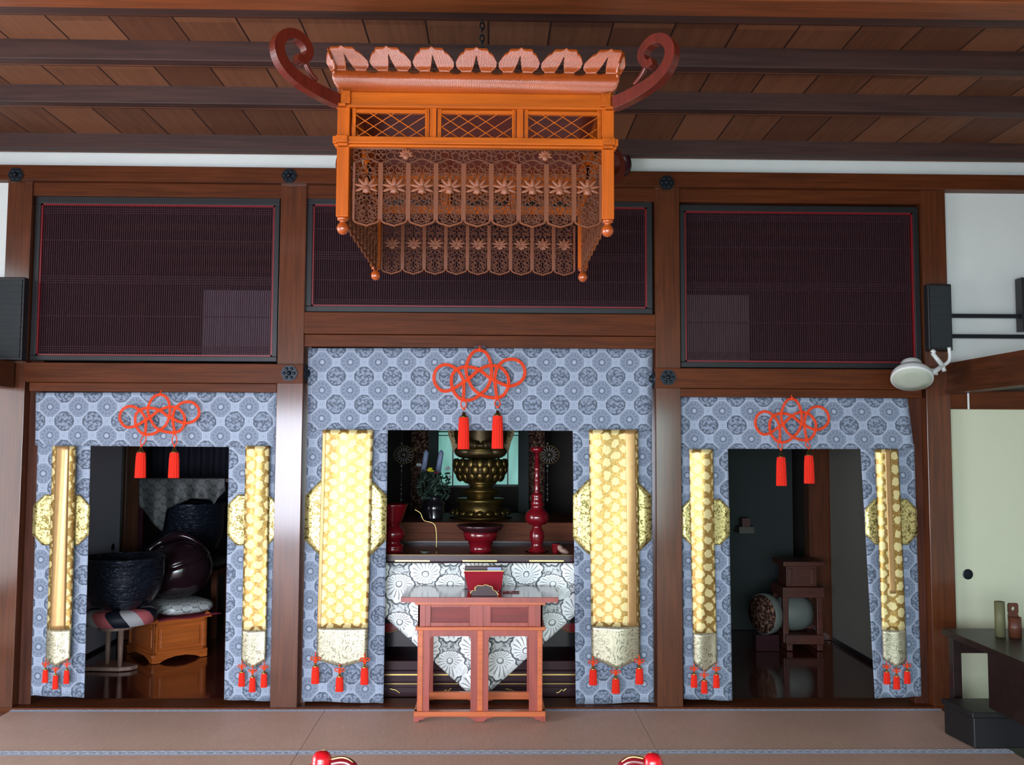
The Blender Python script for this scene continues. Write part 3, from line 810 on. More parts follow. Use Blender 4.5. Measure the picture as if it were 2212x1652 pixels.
# lower ledge
def led(): return MB().box(LX-HW-.012, LX+HW+.012, YM-HWY-.014, YM-HWY+.03, lz(314), lz(299)).box(LX-HW-.006, LX+HW+.006, YM-HWY-.008, YM-HWY+.03, lz(320), lz(314.2))
sided(led, 'ledge_rail', mx, lt, bevel=.003)
pw = X(757, 400, YF)-X(730, 400, YF)
for sx_ in (-1, 1):
    for sy_ in (-1, 1):
        cx = LX+sx_*(HW-pw/2-.002); cy = YM+sy_*(HWY-pw/2)
        MB().box(cx-pw/2, cx+pw/2, cy-pw/2, cy+pw/2, lz(470), lz(232)).build('corner_post', 'lan_z', lt, bevel=.003)
        r = pw*.55; zb = lz(492)
        MB().lathe([(.001, zb-r*1.0), (r*.5, zb-r*.85), (r*.85, zb-r*.4), (r*.92, zb), (r*.75, zb+r*.5), (r*.4, zb+r*.85), (r*.55, zb+r*1.05), (r*.85, zb+r*1.15), (r*.85, lz(470)+.001)], (cx, cy, 0), 20).build('ball_finial', 'scroll' if False else 'crown', lt, True)
# upper lattice windows
wins = [(768, 918), (953, 1106), (1141, 1291)]
def latt(k):
    def f():
        a, b = X(wins[k][0], 270, YF), X(wins[k][1], 270, YF); z0, z1 = lz(297), lz(244); y = YM-HWY+.012
        m = MB(); w = b-a; h = z1-z0; n = 4.0; step = w/n; r = .0019
        # diamond laths clipped to the window
        for sg in (1, -1):
            for q in range(-3, 9):
                xs = a+q*step/1.0*.5*2 if True else 0
                for half in (0,):
                    x_0 = a+(q)*step*.5*1.0+ (0); x_1 = x_0+sg*h*1.52
                    t0, t1 = 0., 1.
                    dx = x_1-x_0
                    if dx > 0: t0 = max(t0, (a-x_0)/dx); t1 = min(t1, (b-x_0)/dx)
                    else: t0 = max(t0, (b-x_0)/dx); t1 = min(t1, (a-x_0)/dx)
                    if t1-t0 > .02 and q % 2 == 0: m.tube([(x_0+dx*t0, y+sg*.002, z0+h*t0), (x_0+dx*t1, y+sg*.002, z0+h*t1)], r, 5)
        return m
    return f
def stile(k):
    def f():
        a, b = X(wins[k][0], 270, YF), X(wins[k][1], 270, YF); z0, z1 = lz(299), lz(244); y = YM-HWY+.006; zt_ = lz(229.5)
        m = MB(); w = .014
        for e, (g0, yy) in enumerate(((w, .004), (w*.55, .0))):
            m.box(a-g0, a, y+yy, y+.02, z0, zt_).box(b, b+g0, y+yy, y+.02, z0, zt_)
        m.box(a-w, b+w, y+.003, y+.02, z1, zt_-.012)
        return m
    return f
for k in range(3):
    sided(stile(k), 'window_frame', mx, lt, bevel=.001)
    sided(latt(k), 'lattice', 'lan_x', lt)
for a, b in ((wins[0][1], wins[1][0]), (wins[1][1], wins[2][0])):
    xm = (X(a, 270, YF)+X(b, 270, YF))/2
    sided(lambda: MB().box(xm-.012, xm+.012, YM-HWY, YM-HWY+.025, lz(299), lz(230)), 'mullion', 'lan_z', lt, bevel=.002)
# carved openwork strips: one template
N9 = 9; a9 = X(761, 400, YF); b9 = X(1300, 400, YF); sw = (b9-a9)/N9
zt9 = lz(352); zb9 = lz(487); SH = zt9-zb9
def curl(m, cx, cz, r, sg, a0=0, turns=1.0, y=0, th=.0021):
    n = 12; pts = []
    for i in range(n+1):
        t = i/n; w = a0+sg*t*turns*2*PI; rr = r*(1-.55*t); pts.append((cx+rr*cos(w), y, cz+rr*sin(w)))
    m.tube(pts, th, 5)
def strip_frame():
    m = MB(); w = sw; b = .0035; z0 = 0; zb = -SH; sh = .022
    for s in (-1, 1):
        m.box(s*(w/2-.0042) - .0042, s*(w/2-.0042)+.0042, -.006, .006, zb+sh, z0)
    pts = [(-w/2+.003, zb+sh), (-w/2+.010, zb+sh*.62), (-w*.30, zb+sh*.42), (-w*.14, zb+sh*.22), (0, zb)]
    pts = pts+[(-x, z) for x, z in pts[-2::-1]]
    m.tube([(x, 0, z) for x, z in pts], .0042, 6)
    return m
def strip_carving():
    m = MB(); w = sw; h = SH
    def S(x, z, r, a0, t, th=.0021):
        for s in (-1, 1):
            curl(m, s*x*w, -z*h, r*w, s, a0 if s > 0 else PI-a0, t, 0, th)
    rows = [(.22,.035,.16,0,1.1),(.36,.09,.10,2,1),(.14,.115,.13,1,1.1),(.36,.16,.11,0,1.1),(.22,.215,.17,.5,1.2),(.36,.27,.09,2,1),(.12,.17,.1,3,1),
            (.26,.52,.14,2,1.1),(.38,.47,.08,0,1),(.10,.56,.12,0,1.1),(.34,.60,.12,1,1.1),(.17,.64,.13,3,1.1),(.36,.69,.10,0,1),(.12,.72,.12,1,1.1),(.27,.75,.12,2,1.1),
            (.38,.79,.08,1,1),(.15,.81,.13,0,1.1),(.30,.85,.11,1.5,1.1),(.10,.88,.10,2.5,1),(.22,.91,.10,.5,1)]
    for x, z, r, a0, t in rows: S(x, z, r, a0, t)
    for s in (-1, 1):
        m.tube(catmull([(0, .001, -.02*h), (s*.3*w, .001, -.12*h), (s*.12*w, .001, -.24*h), (s*.4*w, .001, -.38*h), (s*.2*w, .001, -.5*h), (s*.4*w, .001, -.64*h), (s*.12*w, .001, -.76*h), (s*.3*w, .001, -.88*h), (0, .001, -.96*h)], 5), .002, 5)
    return m
def strip_flower():
    m = MB(); w = sw; h = SH; cz = -.385*h
    def pet(ang, L, wd, y=-.006):
        mt = Matrix.Rotation(-ang, 3, 'Y')
        m.ball((sin(ang)*L*.5, y, cz+cos(ang)*L*.5), wd, .0035, L*.55, 10, 6, mt.to_3x3() if False else Matrix.Rotation(ang, 3, 'Y'))
    pet(0, .34*w, .085*w, -.009)
    for a in (45, 78, 112, 150): 
        for s in (-1, 1): pet(R(a)*s, .42*w if a != 150 else .25*w, .062*w)
    m.ball((0, -.010, cz-.10*w), .13*w, .006, .16*w, 12, 8)
    return m
src = None
for i in range(4):
    for k in range(N9):
        xc = a9+sw*(k+.5)
        mt = side_rot[i] @ Matrix.Translation((xc, YM-HWY+.016, zt9))
        if src is None:
            o1 = strip_frame().build('carved_strip', 'carve_edge', lt, local=True, smooth=False, label='pointed wooden strip frame with carved openwork')
            o2 = strip_carving().build('scrollwork', 'carve', o1, local=True, smooth=True)
            o3 = strip_flower().build('lotus_flower', 'flower', o1, local=True, smooth=True, label='paler carved lotus flower')
            src = (o1, o2, o3)
        else:
            o1 = src[0].copy(); COL.objects.link(o1); o1.parent = lt
            for q in src[1:]:
                c = q.copy(); COL.objects.link(c); c.parent = o1
        ml = Matrix.Translation(-ORG[lt]) @ mt
        o1.location = ml.to_translation(); o1.rotation_euler = ml.to_euler()
def topband():
    m = MB(); y = YM-HWY+.014; z1 = lz(321); z0 = zt9
    for k in range(N9):
        c = a9+sw*(k+.5)
        m.tube(catmull([(c-sw/2, y, z0-.0), (c-sw*.25, y, z0+.010), (c, y, z0+.017), (c+sw*.25, y, z0+.010), (c+sw/2, y, z0)], 4), .0035, 6)
        for s in (-1, 1):
            for (dx, dz, r) in ((.18, .030, .2), (.40, .022, .14), (.42, .040, .12), (.10, .048, .12)):
                curl(m, c+s*dx*sw, z0+dz, r*sw, s, 1+k, 1.1, y, .0023)
    m.box(a9-.004, b9+.004, y-.004, y+.004, z1-.003, z1+.012)
    return m
sided(topband, 'carved_band', 'carve', lt, smooth=True)
for px in (877, 1178):
    def bandflower():
        m = MB(); y = YM-HWY+.006
        c = X(px, 335, YF); z = lz(335)
        for a in (-100, -65, -30, 30, 65, 100, 0):
            m.ball((c+sin(R(a))*.013, y, z+cos(R(a))*.011), .006, .004, .013, 10, 6, Matrix.Rotation(R(a), 3, 'Y'))
        m.ball((c, y-.002, z-.006), .012, .006, .013, 12, 8)
        return m
    sided(bandflower, 'lotus_flower', 'flower', lt, smooth=True)
# corner scrolls curling up and outwards
sc2 = [(0, 0), (.09, .012), (.18, .036), (.235, .075), (.253, .125), (.232, .167), (.190, .185), (.148, .172), (.130, .139), (.150, .104), (.178, .108)]
for sx_ in (-1, 1):
    for sy_ in (-1, 1):
        cx = LX+sx_*(HW+.0); cy = YM+sy_*(HWY+.0); z0 = lz(222)
        c = catmull([(p_, 0, q_) for p_, q_ in sc2], 6); n = len(c)
        k = .7071
        path = [Vector((cx+sx_*p.x*k, cy+sy_*p.x*k, z0+p.z)) for p in c]
        m = MB(); wd = [.036*(1-.45*(i/(n-1))) for i in range(n)]
        # band of rectangular section: plane of the scroll is vertical on the corner diagonal
        side = Vector((-sy_*k, sx_*k, 0)) ; vs = []
        for i, p in enumerate(path):
            tg = (path[min(n-1, i+1)]-path[max(0, i-1)]).normalized(); nr = tg.cross(side).normalized()
            hb = wd[i]*.66; sb = .018
            vs += [p+nr*hb+side*sb, p+nr*hb-side*sb, p-nr*hb-side*sb, p-nr*hb+side*sb]
        fs = [(4*i+q, 4*i+(q+1) % 4, 4*i+4+(q+1) % 4, 4*i+4+q) for i in range(n-1) for q in range(4)]+[(0, 1, 2, 3), tuple(4*(n-1)+q for q in (3, 2, 1, 0))]
        m.add(vs, fs); m.build('corner_scroll', 'scroll', lt, bevel=.005, smooth=False)
        m = MB()
        c3 = catmull([(.09, 0, .05), (.12, 0, .075), (.14, 0, .105), (.14, 0, .13)], 5)
        m.tube([(cx+sx_*p.x*k, cy+sy_*p.x*k, z0+p.z) for p in c3], .010, 6); m.build('scroll_tendril', 'scroll', lt, True)
# chain
m = MB(); zc = zc1-.05; i = 0
while zc < CZ+.02:
    pts = [(0+.009*cos(w), 0, .017*sin(w)) for w in [2*PI*k/12 for k in range(12)]]
    if i % 2: pts = [(y_, x_, z_) for x_, y_, z_ in pts]
    m.tube([(LX+.012+x_, YM+y_, zc+z_) for x_, y_, z_ in pts], .003, 6, closed=True); zc += .027; i += 1
m.build('chain', 'iron', lt, True)
m = MB()
for sx_ in (-1, 1):
    m.tube([(LX+.012, YM, zc1-.03), (LX+sx_*HW*.6, YM, lz(206))], .004, 6)
m.build('hanging_rod', 'iron', lt)
# dark ring on the beam behind the lantern
p = at(1342, 352, -.06)
rg = thing('ceiling_ring', 'dark wooden ring on the white wall strip, half hidden by the lantern', 'ring', (p.x, p.y, p.z))
MB().tube([(p.x+.047*cos(2*PI*k/24), -.03, p.z+.062*sin(2*PI*k/24)) for k in range(24)], .023, 10, closed=True).build('ring', 'darklac', rg, True)
MB().box(p.x-.05, p.x+.02, -.03, .02, p.z-.085, p.z-.06).build('ring_base', 'darklac', rg)

# ================================================================== ALTAR TABLE AND CLOTH
YA = .21
ax0, ax1 = X(700, 1200, YA), X(1370, 1200, YA)
zat = Z(1035, 1197, YA); zab = Z(1035, 1216, YA)
al = thing('altar_table', 'long dark red lacquered altar table with three gold fittings behind the cloth', 'altar table', ((ax0+ax1)/2, YA+.3, 0))
MB().box(ax0, ax1, YA, YA+.62, zab+.006, zat).box(ax0+.01, ax1-.01, YA+.01, YA+.6, zab-.02, zab+.006).build('tabletop', 'darklac', al, bevel=.004)
for a, b in ((853, 929), (999, 1074), (1143, 1218)):
    q = at(a, 1211, YA); w = at(b, 1211, YA)
    MB().box(q.x, w.x, YA-.006, YA, q.z-.006, q.z+.006).build('gold_fitting', 'gold', al, bevel=.002)
MB().box(ax0, ax1, YA-.003, YA+.001, zat-.006, zat-.003).build('gold_line', 'bronze', al)
MB().box(ax0+.06, ax1-.06, YA+.12, YA+.56, .30, zab-.02).build('body', 'black', al)
zs = lambda y: Z(1035, y, YA)
MB().box(ax0+.02, ax1-.02, YA+.06, YA+.60, zs(1452), zs(1432)).box(ax0, ax1, YA+.03, YA+.6, zs(1475), zs(1452)).box(ax0+.03, ax1-.03, YA+.06, YA+.6, zs(1490), zs(1475)).build('plinth', 'darklac', al, bevel=.003)
m = MB()
for y_, yy in ((1460, .03), (1479, .03)): m.box(ax0+.03, ax1-.03, YA+yy-.004, YA+yy, zs(y_)-.002, zs(y_)+.002+(.004 if y_ == 1460 else 0))
m.build('gold_line', 'gold', al, label='thin gold lines along the plinth')
MB().box(ax0+.03, ax1-.03, YA+.06, YA+.6, 0, zs(1490)).build('plinth_base', 'darklac', al)
m = MB()
for x in (853, 964, 1104, 1213):
    m = MB(); c = at(x, 1492, YA+.05); s = -1 if x in (853, 1104) else 1
    pts = catmull([(c.x-.034, 0, c.z-.014*s), (c.x-.014, 0, c.z-.008*s), (c.x, 0, c.z+.006), (c.x+.012, 0, c.z+.000), (c.x+.032, 0, c.z+.016*s)], 5)
    m.tube([(p_.x, YA+.054, p_.z) for p_ in pts], .004, 5)
    m.build('cloud_fitting', 'gold', al, True, label='small gilt cloud fittings')
# half round dark apron with gilt edge each side of the cloth
m = MB(); m2 = MB()
for px in (838, 1235):
    c = at(px, 1345, YA+.1); m = MB(); m2 = MB(); pts = [(c.x+.075*cos(w), c.z+.055*sin(w)) for w in [PI+PI*k/16 for k in range(17)]]
    m.prism(pts, YA+.08, YA+.12); m2.tube([(x, YA+.078, z) for x, z in pts], .003, 5)
    ap_ = m.build('apron', 'redlac', al); m2.build('apron_edge', 'gold', ap_)

def hx(y): # half-width profile of cloth by photo row
    return None
L0 = [(820, 1216), (820, 1322), (1032, 1515)]; R0 = [(1250, 1216), (1250, 1318), (1034, 1515)]
tcx = at(1035, 1216, YA-.012)
cl_ = thing('altar_cloth', 'silver white flowered brocade cloth hanging to a point from the altar table', 'altar cloth', (tcx.x, YA-.012, tcx.z))
m = MB()
def clothf(i, j):
    y = 1216+(1515-1216)*j
    if y < 1322: lx, rx = 820, 1250
    else: f = (y-1322)/(1515-1322); lx = 820+(1032-820)*f; rx = 1250+(1034-1250)*f
    p = at(lx+(rx-lx)*i, y, YA-.012); q = at(1035, 1216, YA-.012)
    p = Vector((p.x, YA-.012+.004*sin(i*17+j*3), p.z))
    return p, (p.x-q.x+.5, p.z)
m.grid(clothf, 40, 48); m.build('drape', 'silver', cl_, True, solid=.004)

# ================================================================== OFFERING TABLE IN FRONT
YT = atz(1035, 1557, .004).y; YB_ = YT+.36
def tz(y): return Z(1035, y, YT)
def tx(x, y=1400): return X(x, y, YT)
xc = (tx(903)+tx(1172))/2
ot = thing('offering_table', 'reddish wooden offering table with open frame front standing before the altar cloth', 'table', (xc, .01, 0))
MB().box(tx(867, 1285), tx(1206, 1285), YT-.03, YB_+.03, tz(1299), tz(1288)).build('tabletop', 'tabletop', ot, bevel=.003)
MB().box(tx(868, 1285)+.002, tx(1205, 1285)-.002, YT-.033, YT-.0301, tz(1299), tz(1288.5)).build('tabletop_edge', 'table', ot)
zt_ = tz(1306)
MB().box(tx(896), tx(1178), YT-.012, YB_+.012, zt_, tz(1299)).build('frieze_moulding', 'table_x', ot, bevel=.002)
xa_, xb_ = tx(902), tx(1172)
# upper box with two sunk panels
pn = [(930, 1014), (1060, 1141)]
m = MB(); z0, z1 = tz(1353), zt_; pz0, pz1 = tz(1344), tz(1312)
edges = [xa_, tx(930), tx(1014), tx(1060), tx(1141), xb_]
for a, b in ((0, 1), (2, 3), (4, 5)): m.box(edges[a], edges[b], YT, YT+.025, z0, z1)
for a, b in ((1, 2), (3, 4)): m.box(edges[a], edges[b], YT, YT+.025, pz1, z1).box(edges[a], edges[b], YT, YT+.025, z0, pz0)
m.box(xa_, xa_+.02, YT, YB_, z0, z1).box(xb_-.02, xb_, YT, YB_, z0, z1).box(xa_, xb_, YB_-.02, YB_, z0, z1)
m.build('drawer_case', 'table', ot, bevel=.002)
for a, b in ((1, 2), (3, 4)): MB().box(edges[a], edges[b], YT+.010, YT+.016, pz0, pz1).build('sunk_panel', 'tablepanel', ot)
for px in (912, 1037, 1162):
    MB().box(tx(px)-.016, tx(px)+.016, YT-.004, YT, z0, z1).build('pilaster', 'table', ot, bevel=.0015)
MB().box(tx(897), tx(1178), YT-.012, YB_+.012, tz(1361), tz(1353)).build('waist_rail', 'table_x', ot, bevel=.003)
# lower open frame: two arched openings front and back
zf1 = tz(1361); zf0 = tz(1535)
def frame_face(y, outer, m):
    ops = [(928, 1017), (1055, 1143)]; zt2 = tz(1374); r = .022
    xs = [xa_]+[tx(q) for o_ in ops for q in o_]+[xb_]
    for a, b in ((0, 1), (2, 3), (4, 5)): m.box(xs[a], xs[b], y, y+.022, zf0, zf1)
    for a, b in ((1, 2), (3, 4)):
        x0, x1 = xs[a], xs[b]
        pts = [(x0, zf1), (x0, zt2-r)]+[(x0+r-r*cos(w), zt2-r+r*sin(w)) for w in [PI/2*k/5 for k in range(1, 6)]]+[(x1-r+r*sin(w), zt2-r+r*cos(w)) for w in [PI/2*k/5 for k in range(0, 6)]]+[(x1, zf1)]
        m.prism(pts[::-1], y, y+.022)
m = MB(); frame_face(YT, True, m); m.build('front_frame', 'table', ot)
m = MB(); frame_face(YB_-.022, True, m); m.build('back_frame', 'table', ot)
for px, w in ((908, .014), (1037, .016), (1166, .014)):
    MB().box(tx(px, 1450)-w, tx(px, 1450)+w, YT-.006, YT, zf0, zf1).build('leg', 'table_x', ot, bevel=.002)
for x in (xa_, xb_-.022):
    MB().box(x, x+.022, YT+.022, YB_-.022, zf1-.03, zf1).build('side_rail', 'table', ot)
MB().box(xa_, xb_, YB_-.03, YB_, zf0, zf0+.018).build('back_rail', 'table_x', ot)
zr = tz(1546)
m = MB(); x0, x1 = tx(894, 1540), tx(1178, 1540)
m.box(x0, x1, YT-.02, YT+.03, zr, zf0).box(x0, x1, YB_-.02, YB_+.02, zr, zf0).box(x0, x0+.04, YT, YB_, zr, zf0).box(x1-.04, x1, YT, YB_, zr, zf0)
m.build('base_rail', 'table_x', ot, bevel=.003)
def foot(pts, y, mt='table'):
    MB().prism(pts, y-.015, y+.03).build('foot', mt, ot)
for y in (YT, YB_):
    z = zr; w = .06
    foot([(x0, z), (x0, .004), (x0+.028, .004), (x0+.032, z*.45), (x0+.055, z*.5), (x0+.065, z*.8), (x0+.10, z)], y)
    foot([(x1, z), (x1-.10, z), (x1-.065, z*.8), (x1-.055, z*.5), (x1-.032, z*.45), (x1-.028, .004), (x1, .004)], y)
    xm = (x0+x1)/2
    foot([(xm-.085, z), (xm-.06, z*.75), (xm-.04, z*.6), (xm-.025, z*.2), (xm-.008, .004), (xm+.008, .004), (xm+.025, z*.2), (xm+.04, z*.6), (xm+.06, z*.75), (xm+.085, z)], y)
# things on the table
ztop = tz(1288)
yk = YT+.22
p = at(1045, 1278, yk)
bs = thing('book_stand', 'red lacquered tilted sutra stand on the offering table', 'book stand', (p.x, yk, ztop))
pa, pb, pc, pd = at(1002, 1233, yk+.03), at(1088, 1233, yk+.03), at(1082, 1279, yk-.02), at(1011, 1279, yk-.02)
def slabq(P, th):
    m = MB(); n = (P[1]-P[0]).cross(P[3]-P[0]).normalized()*th
    m.add([*P, *[q+n for q in P]], [(0,1,2,3), (7,6,5,4), (0,4,5,1), (1,5,6,2), (2,6,7,3), (3,7,4,0)]); return m
zb_ = ztop+.004
pc.z = pd.z = zb_
slabq([pa, pb, pc, pd], .006).build('stand_board', 'sutrared', bs)
MB().tube([pa, pb], .003, 6).build('gold_edge', 'gold', bs)
MB().box(pd.x+.01, pc.x-.01, yk-.03, yk+.05, ztop, ztop+.005).build('stand_foot', 'sutrared', bs)
p = at(1030, 1227, yk+.07)
bk = thing('sutra_box', 'dark box just behind the red sutra stand', 'box', (p.x, yk+.07, ztop))
q = at(1085, 1227, yk+.07)
MB().box(X(1004, 1227, yk+.07), q.x, yk+.055, yk+.085, ztop, Z(1045, 1222, yk+.07)).build('box_body', 'darklac', bk, bevel=.003)
pp = thing('folded_paper', 'pale blue folded paper on the dark box behind the sutra stand', 'paper', (q.x-.03, yk+.05, Z(1068, 1232, yk+.05)))
a, b = at(1053, 1234, yk+.052), at(1083, 1227, yk+.052)
MB().box(a.x, b.x, yk+.045, yk+.0545, a.z, b.z+.006).build('paper_sheet', 'paper', pp)
# cloud shaped dark plaque with gilt rim
yc = YT+.02
c = at(1046, 1287, yc); 
em = thing('incense_burner', 'dark cloud-shaped piece with gilt rim at the front of the offering table', 'ornament', (c.x, yc, ztop))
prf = [(-27, 0), (-29, -6), (-24, -12), (-18, -11), (-20, -17), (-13, -22), (-3, -21), (2, -24), (10, -21), (17, -19), (18, -13), (24, -10), (30, -3), (27, 1)]
s = .00278
pts = [(c.x+x*s, ztop+max(0, (-z))*s+.001) for x, z in prf]
MB().prism(pts, yc-.008, yc+.008).build('plaque', 'darklac', em, bevel=.002)
MB().tube([(x, yc-.009, z) for x, z in pts], .0024, 6).build('gilt_rim', 'gold', em, True)
a, b = at(1086, 1279, YT+.14), at(1122, 1278, YT+.14)
st = thing('bell_striker', 'slim red lacquered stick lying right of the sutra stand', 'stick', ((a.x+b.x)/2, YT+.14, ztop))
MB().tube([(a.x, YT+.14, ztop+.005), (b.x, YT+.14, ztop+.005)], [.005, .004], 8).build('stick', 'redlac', st, True)

# ================================================================== ALTAR OBJECTS
def lat(name, label, cat, prof, px, Y, mt, zbase, n=32, group=None):
    # prof in photo pixels: (radius, row)
    c = at(px, prof[0][1], Y); s = (Y-CAM.y)/F
    t = thing(name, label, cat, (c.x, Y, zbase), 0, group)
    return t, c, s
def px_lathe(prof, px, Y, n=32, ring=None, zmin=None):
    s = (Y-CAM.y)/F*1.0; m = MB(); pts = []
    cx = at(px, prof[len(prof)//2][1], Y).x
    for r, row in prof:
        z = Z(px, row, Y)
        pts.append((max(1e-4, r*s), z if zmin is None else max(z, zmin)))
    m.lathe(pts, (cx, Y, 0), n); return m
def simple(name, label, cat, px, Y, zb, parts, group=None):
    c = at(px, 1100, Y); t = thing(name, label, cat, (c.x, Y, zb), 0, group)
    for nm, prof, mt in parts: px_lathe(prof, px, Y, zmin=zb).build(nm, mt, t, True)
    return t
YO = YA+.15
# candlestick on the right of the altar
simple('candlestick', 'tall turned red lacquer candlestick on the right of the altar table', 'candlestick', 1160, YO, zat,
       [('turned_body', [(25.6, 1202), (25.6, 1196), (19.2, 1192), (17.92, 1186), (11.52, 1180), (12.8, 1172), (16, 1160), (15.36, 1150), (10.24, 1140), (8.96, 1134), (19.2, 1131), (25.6, 1122), (25.6, 1112), (20.48, 1104), (12.8, 1098), (12.8, 1090), (15.36, 1088), (11.52, 1082), (11.52, 1074), (12.8, 1070), (8.96, 1064)], 'redlac'),
        ('stem', [(7.5, 1066), (6.25, 1062), (5.625, 1040), (6.875, 1038), (5.625, 1035), (5, 1016), (6.875, 1013), (5, 1010), (4.375, 978)], 'redlac'),
        ('drip_pan', [(3.5, 979), (13, 974), (14, 966), (12, 966), (2, 972)], 'redlac')])
simple('lacquer_vase', 'red lacquer turned vase beside the left gold banner on the altar', 'vase', 848, YO, zat,
       [('vase_body', [(26, 1202), (24, 1196), (20, 1190), (24, 1182), (23, 1176), (14, 1172), (20, 1166), (26, 1156), (25, 1146), (18, 1138), (16, 1132)], 'redlac'),
        ('vase_neck', [(16, 1133), (20, 1124), (24, 1114), (32, 1092), (34, 1088), (31, 1088), (20, 1118)], 'redlac')])
simple('offering_stand', 'wide-rimmed red lacquer offering stand at the altar centre', 'offering stand', 1038, YO, zat,
       [('foot', [(25, 1202), (23, 1198), (24, 1180), (27, 1168), (33, 1166), (38, 1150), (36, 1148)], 'redlac'),
        ('dish', [(28, 1153), (45, 1142), (52, 1134), (50, 1133), (40, 1142), (1, 1148)], 'darklac')])
c = at(1037, 1145, YO)
MB_ = thing('rice_offering', 'small white offering heaped in the red offering stand', 'offering', (c.x, YO, c.z-.012))
MB().ball((c.x, YO, c.z-.008), .036, .03, .020).build('rice_heap', 'whiteskin', MB_, True)
c = at(1200, 1200, YO-.08)
cup = thing('small_cup', 'small red cup right of the tall candlestick', 'cup', (c.x, YO-.08, zat))
MB().lathe([(.018, zat), (.02, zat+.01), (.027, zat+.06), (.028, zat+.062), (.022, zat+.055), (.001, zat+.02)], (c.x, YO-.08, 0)).build('cup_body', 'redlac', cup, True)
c = at(1217, 1194, YO-.1)
lf = thing('folded_cloth', 'crumpled brown and white cloth at the right end of the altar', 'cloth', (c.x, YO-.1, zat))
m = MB(); m.ball((c.x, YO-.1, zat+.018), .04, .03, .018, 12, 8, Matrix.Rotation(.4, 3, 'Y')); m.ball((c.x-.02, YO-.1, zat+.035), .018, .02, .022, 12, 8, Matrix.Rotation(-.5, 3, 'Y')); m.build('cloth_fold', 'woodpole', lf, True)
c = at(918, 1194, YO-.1)
wd_ = thing('small_dish', 'small pale dish near the front edge left on the altar', 'dish', (c.x, YO-.1, zat))
MB().lathe([(.018, zat), (.030, zat+.012), (.032, zat+.014), (.001, zat+.006)], (c.x, YO-.1, 0)).build('dish', 'whiteskin', wd_, True)
# stepped shelf behind
YS = YA+.62
zsh = Z(1035, 1128, YS)
sh = thing('altar_shelf', 'brown wooden stepped shelf behind the altar vessels', 'altar shelf', (-.1, YS+.2, 0))
MB().box(ax0-.05, ax1+.05, YS, YS+.9, zsh-.13, zsh).build('shelf_board', 'shelfwood', sh, bevel=.004)
MB().box(ax0-.03, ax1+.03, YS+.03, YS+.88, 0, zsh-.13).build('shelf_body', 'darklac', sh)
# gilt lotus pedestal
YP = YS+.42
lp = simple('lotus_pedestal', 'tiered gilt bronze lotus pedestal in the middle of the sanctuary', 'pedestal', 1038, YP, zsh,
       [('base_tier', [(68, 1140), (68, 1128), (60, 1124), (62, 1116), (52, 1112)], 'bronze'),
        ('octagon_tier', [(50, 1114), (48, 1112), (46, 1086), (52, 1082), (50, 1076)], 'bronze'),
        ('waist', [(30, 1078), (28, 1070), (40, 1062), (42, 1058), (24, 1052), (22, 1046), (36, 1042)], 'bronze'),
        ('lotus_core', [(30, 1044), (46, 1034), (54, 1018), (55, 1000), (50, 992)], 'bronze_d')])
s = (YP-CAM.y)/F; cx = X(1038, 1010, YP)
m = MB()
for row, (rr, yy, n) in enumerate(((48, 1030, 16), (55, 1014, 16), (56, 1000, 16))):
    for k in range(n):
        w = 2*PI*(k+row*.5)/n; z = Z(1038, yy, YP)
        mt = Matrix.Rotation(w, 3, 'Z') @ Matrix.Rotation(.35-.25*row, 3, 'Y')
        m.ball((cx+cos(w)*rr*s, YP+sin(w)*rr*s, z), .014, .030, .036, 10, 8, mt)
m.build('lotus_petals', 'bronze', lp, True)
m = MB()
for k in range(20):
    w = 2*PI*k/20; z = zsh+.045
    m.ball((cx+cos(w)*62*s, YP+sin(w)*62*s, z), .012, .03, .022, 8, 6, Matrix.Rotation(w, 3, 'Z') @ Matrix.Rotation(-.5, 3, 'Y'))
m.build('base_petals', 'bronze', lp, True)
# seated bronze figure on the lotus
zL = Z(1038, 992, YP)+.002
sf = thing('seated_statue', 'seated bronze temple figure on the lotus pedestal, seen below the curtain edge', 'statue', (cx, YP, zL))
m = MB()
m.ball((cx, YP-.03, zL+.05), .185, .12, .055, 24, 12)
m.ball((cx-.11, YP-.06, zL+.055), .085, .075, .05, 16, 10); m.ball((cx+.11, YP-.06, zL+.055), .085, .075, .05, 16, 10)
m.lathe([(.10, zL+.05), (.115, zL+.12), (.10, zL+.2), (.115, zL+.27), (.125, zL+.31), (.08, zL+.36), (.035, zL+.375), (.033, zL+.40)], (cx, YP, 0), 24, 1, .7)
m.ball((cx, YP, zL+.46), .058, .064, .075, 20, 12)
m.ball((cx, YP+.005, zL+.54), .03, .03, .03, 12, 8)
for sg in (-1, 1):
    m.tube(catmull([(cx+sg*.11, YP, zL+.32), (cx+sg*.16, YP-.02, zL+.22), (cx+sg*.14, YP-.09, zL+.13), (cx+sg*.02, YP-.14, zL+.10)], 6), [.036+.0*i for i in range(19)], 10)
    m.ball((cx+sg*.06, YP, zL+.455), .01, .012, .03, 8, 6)
m.ball((cx, YP-.145, zL+.10), .045, .022, .02, 12, 8)
m.ball((cx, YP-.066, zL+.455), .009, .012, .018, 8, 6)
m.build('body', 'bronze_d', sf, True)
m = MB()
for k in range(7):
    pts = [(cx+(-.15+.3*i/10), YP-.10-.045*sin(PI*i/10)+.0, zL+.02+.012*k-.02*sin(PI*i/10)*(k-3)/3) for i in range(11)]
    m.tube(pts, .004, 5)
m.build('robe_folds', 'bronze', sf, True)
m = MB()
mr = .25; mz = zL+.25
n = 48
vs = []; 
for k in range(n):
    w = 2*PI*k/n; g = 1+.03*cos(8*w); pw_ = lambda q: abs(q)**.7*(1 if q > 0 else -1)
    vs.append((cx+mr*pw_(cos(w))*g, mz+(mr*1.0)*pw_(sin(w))*g))
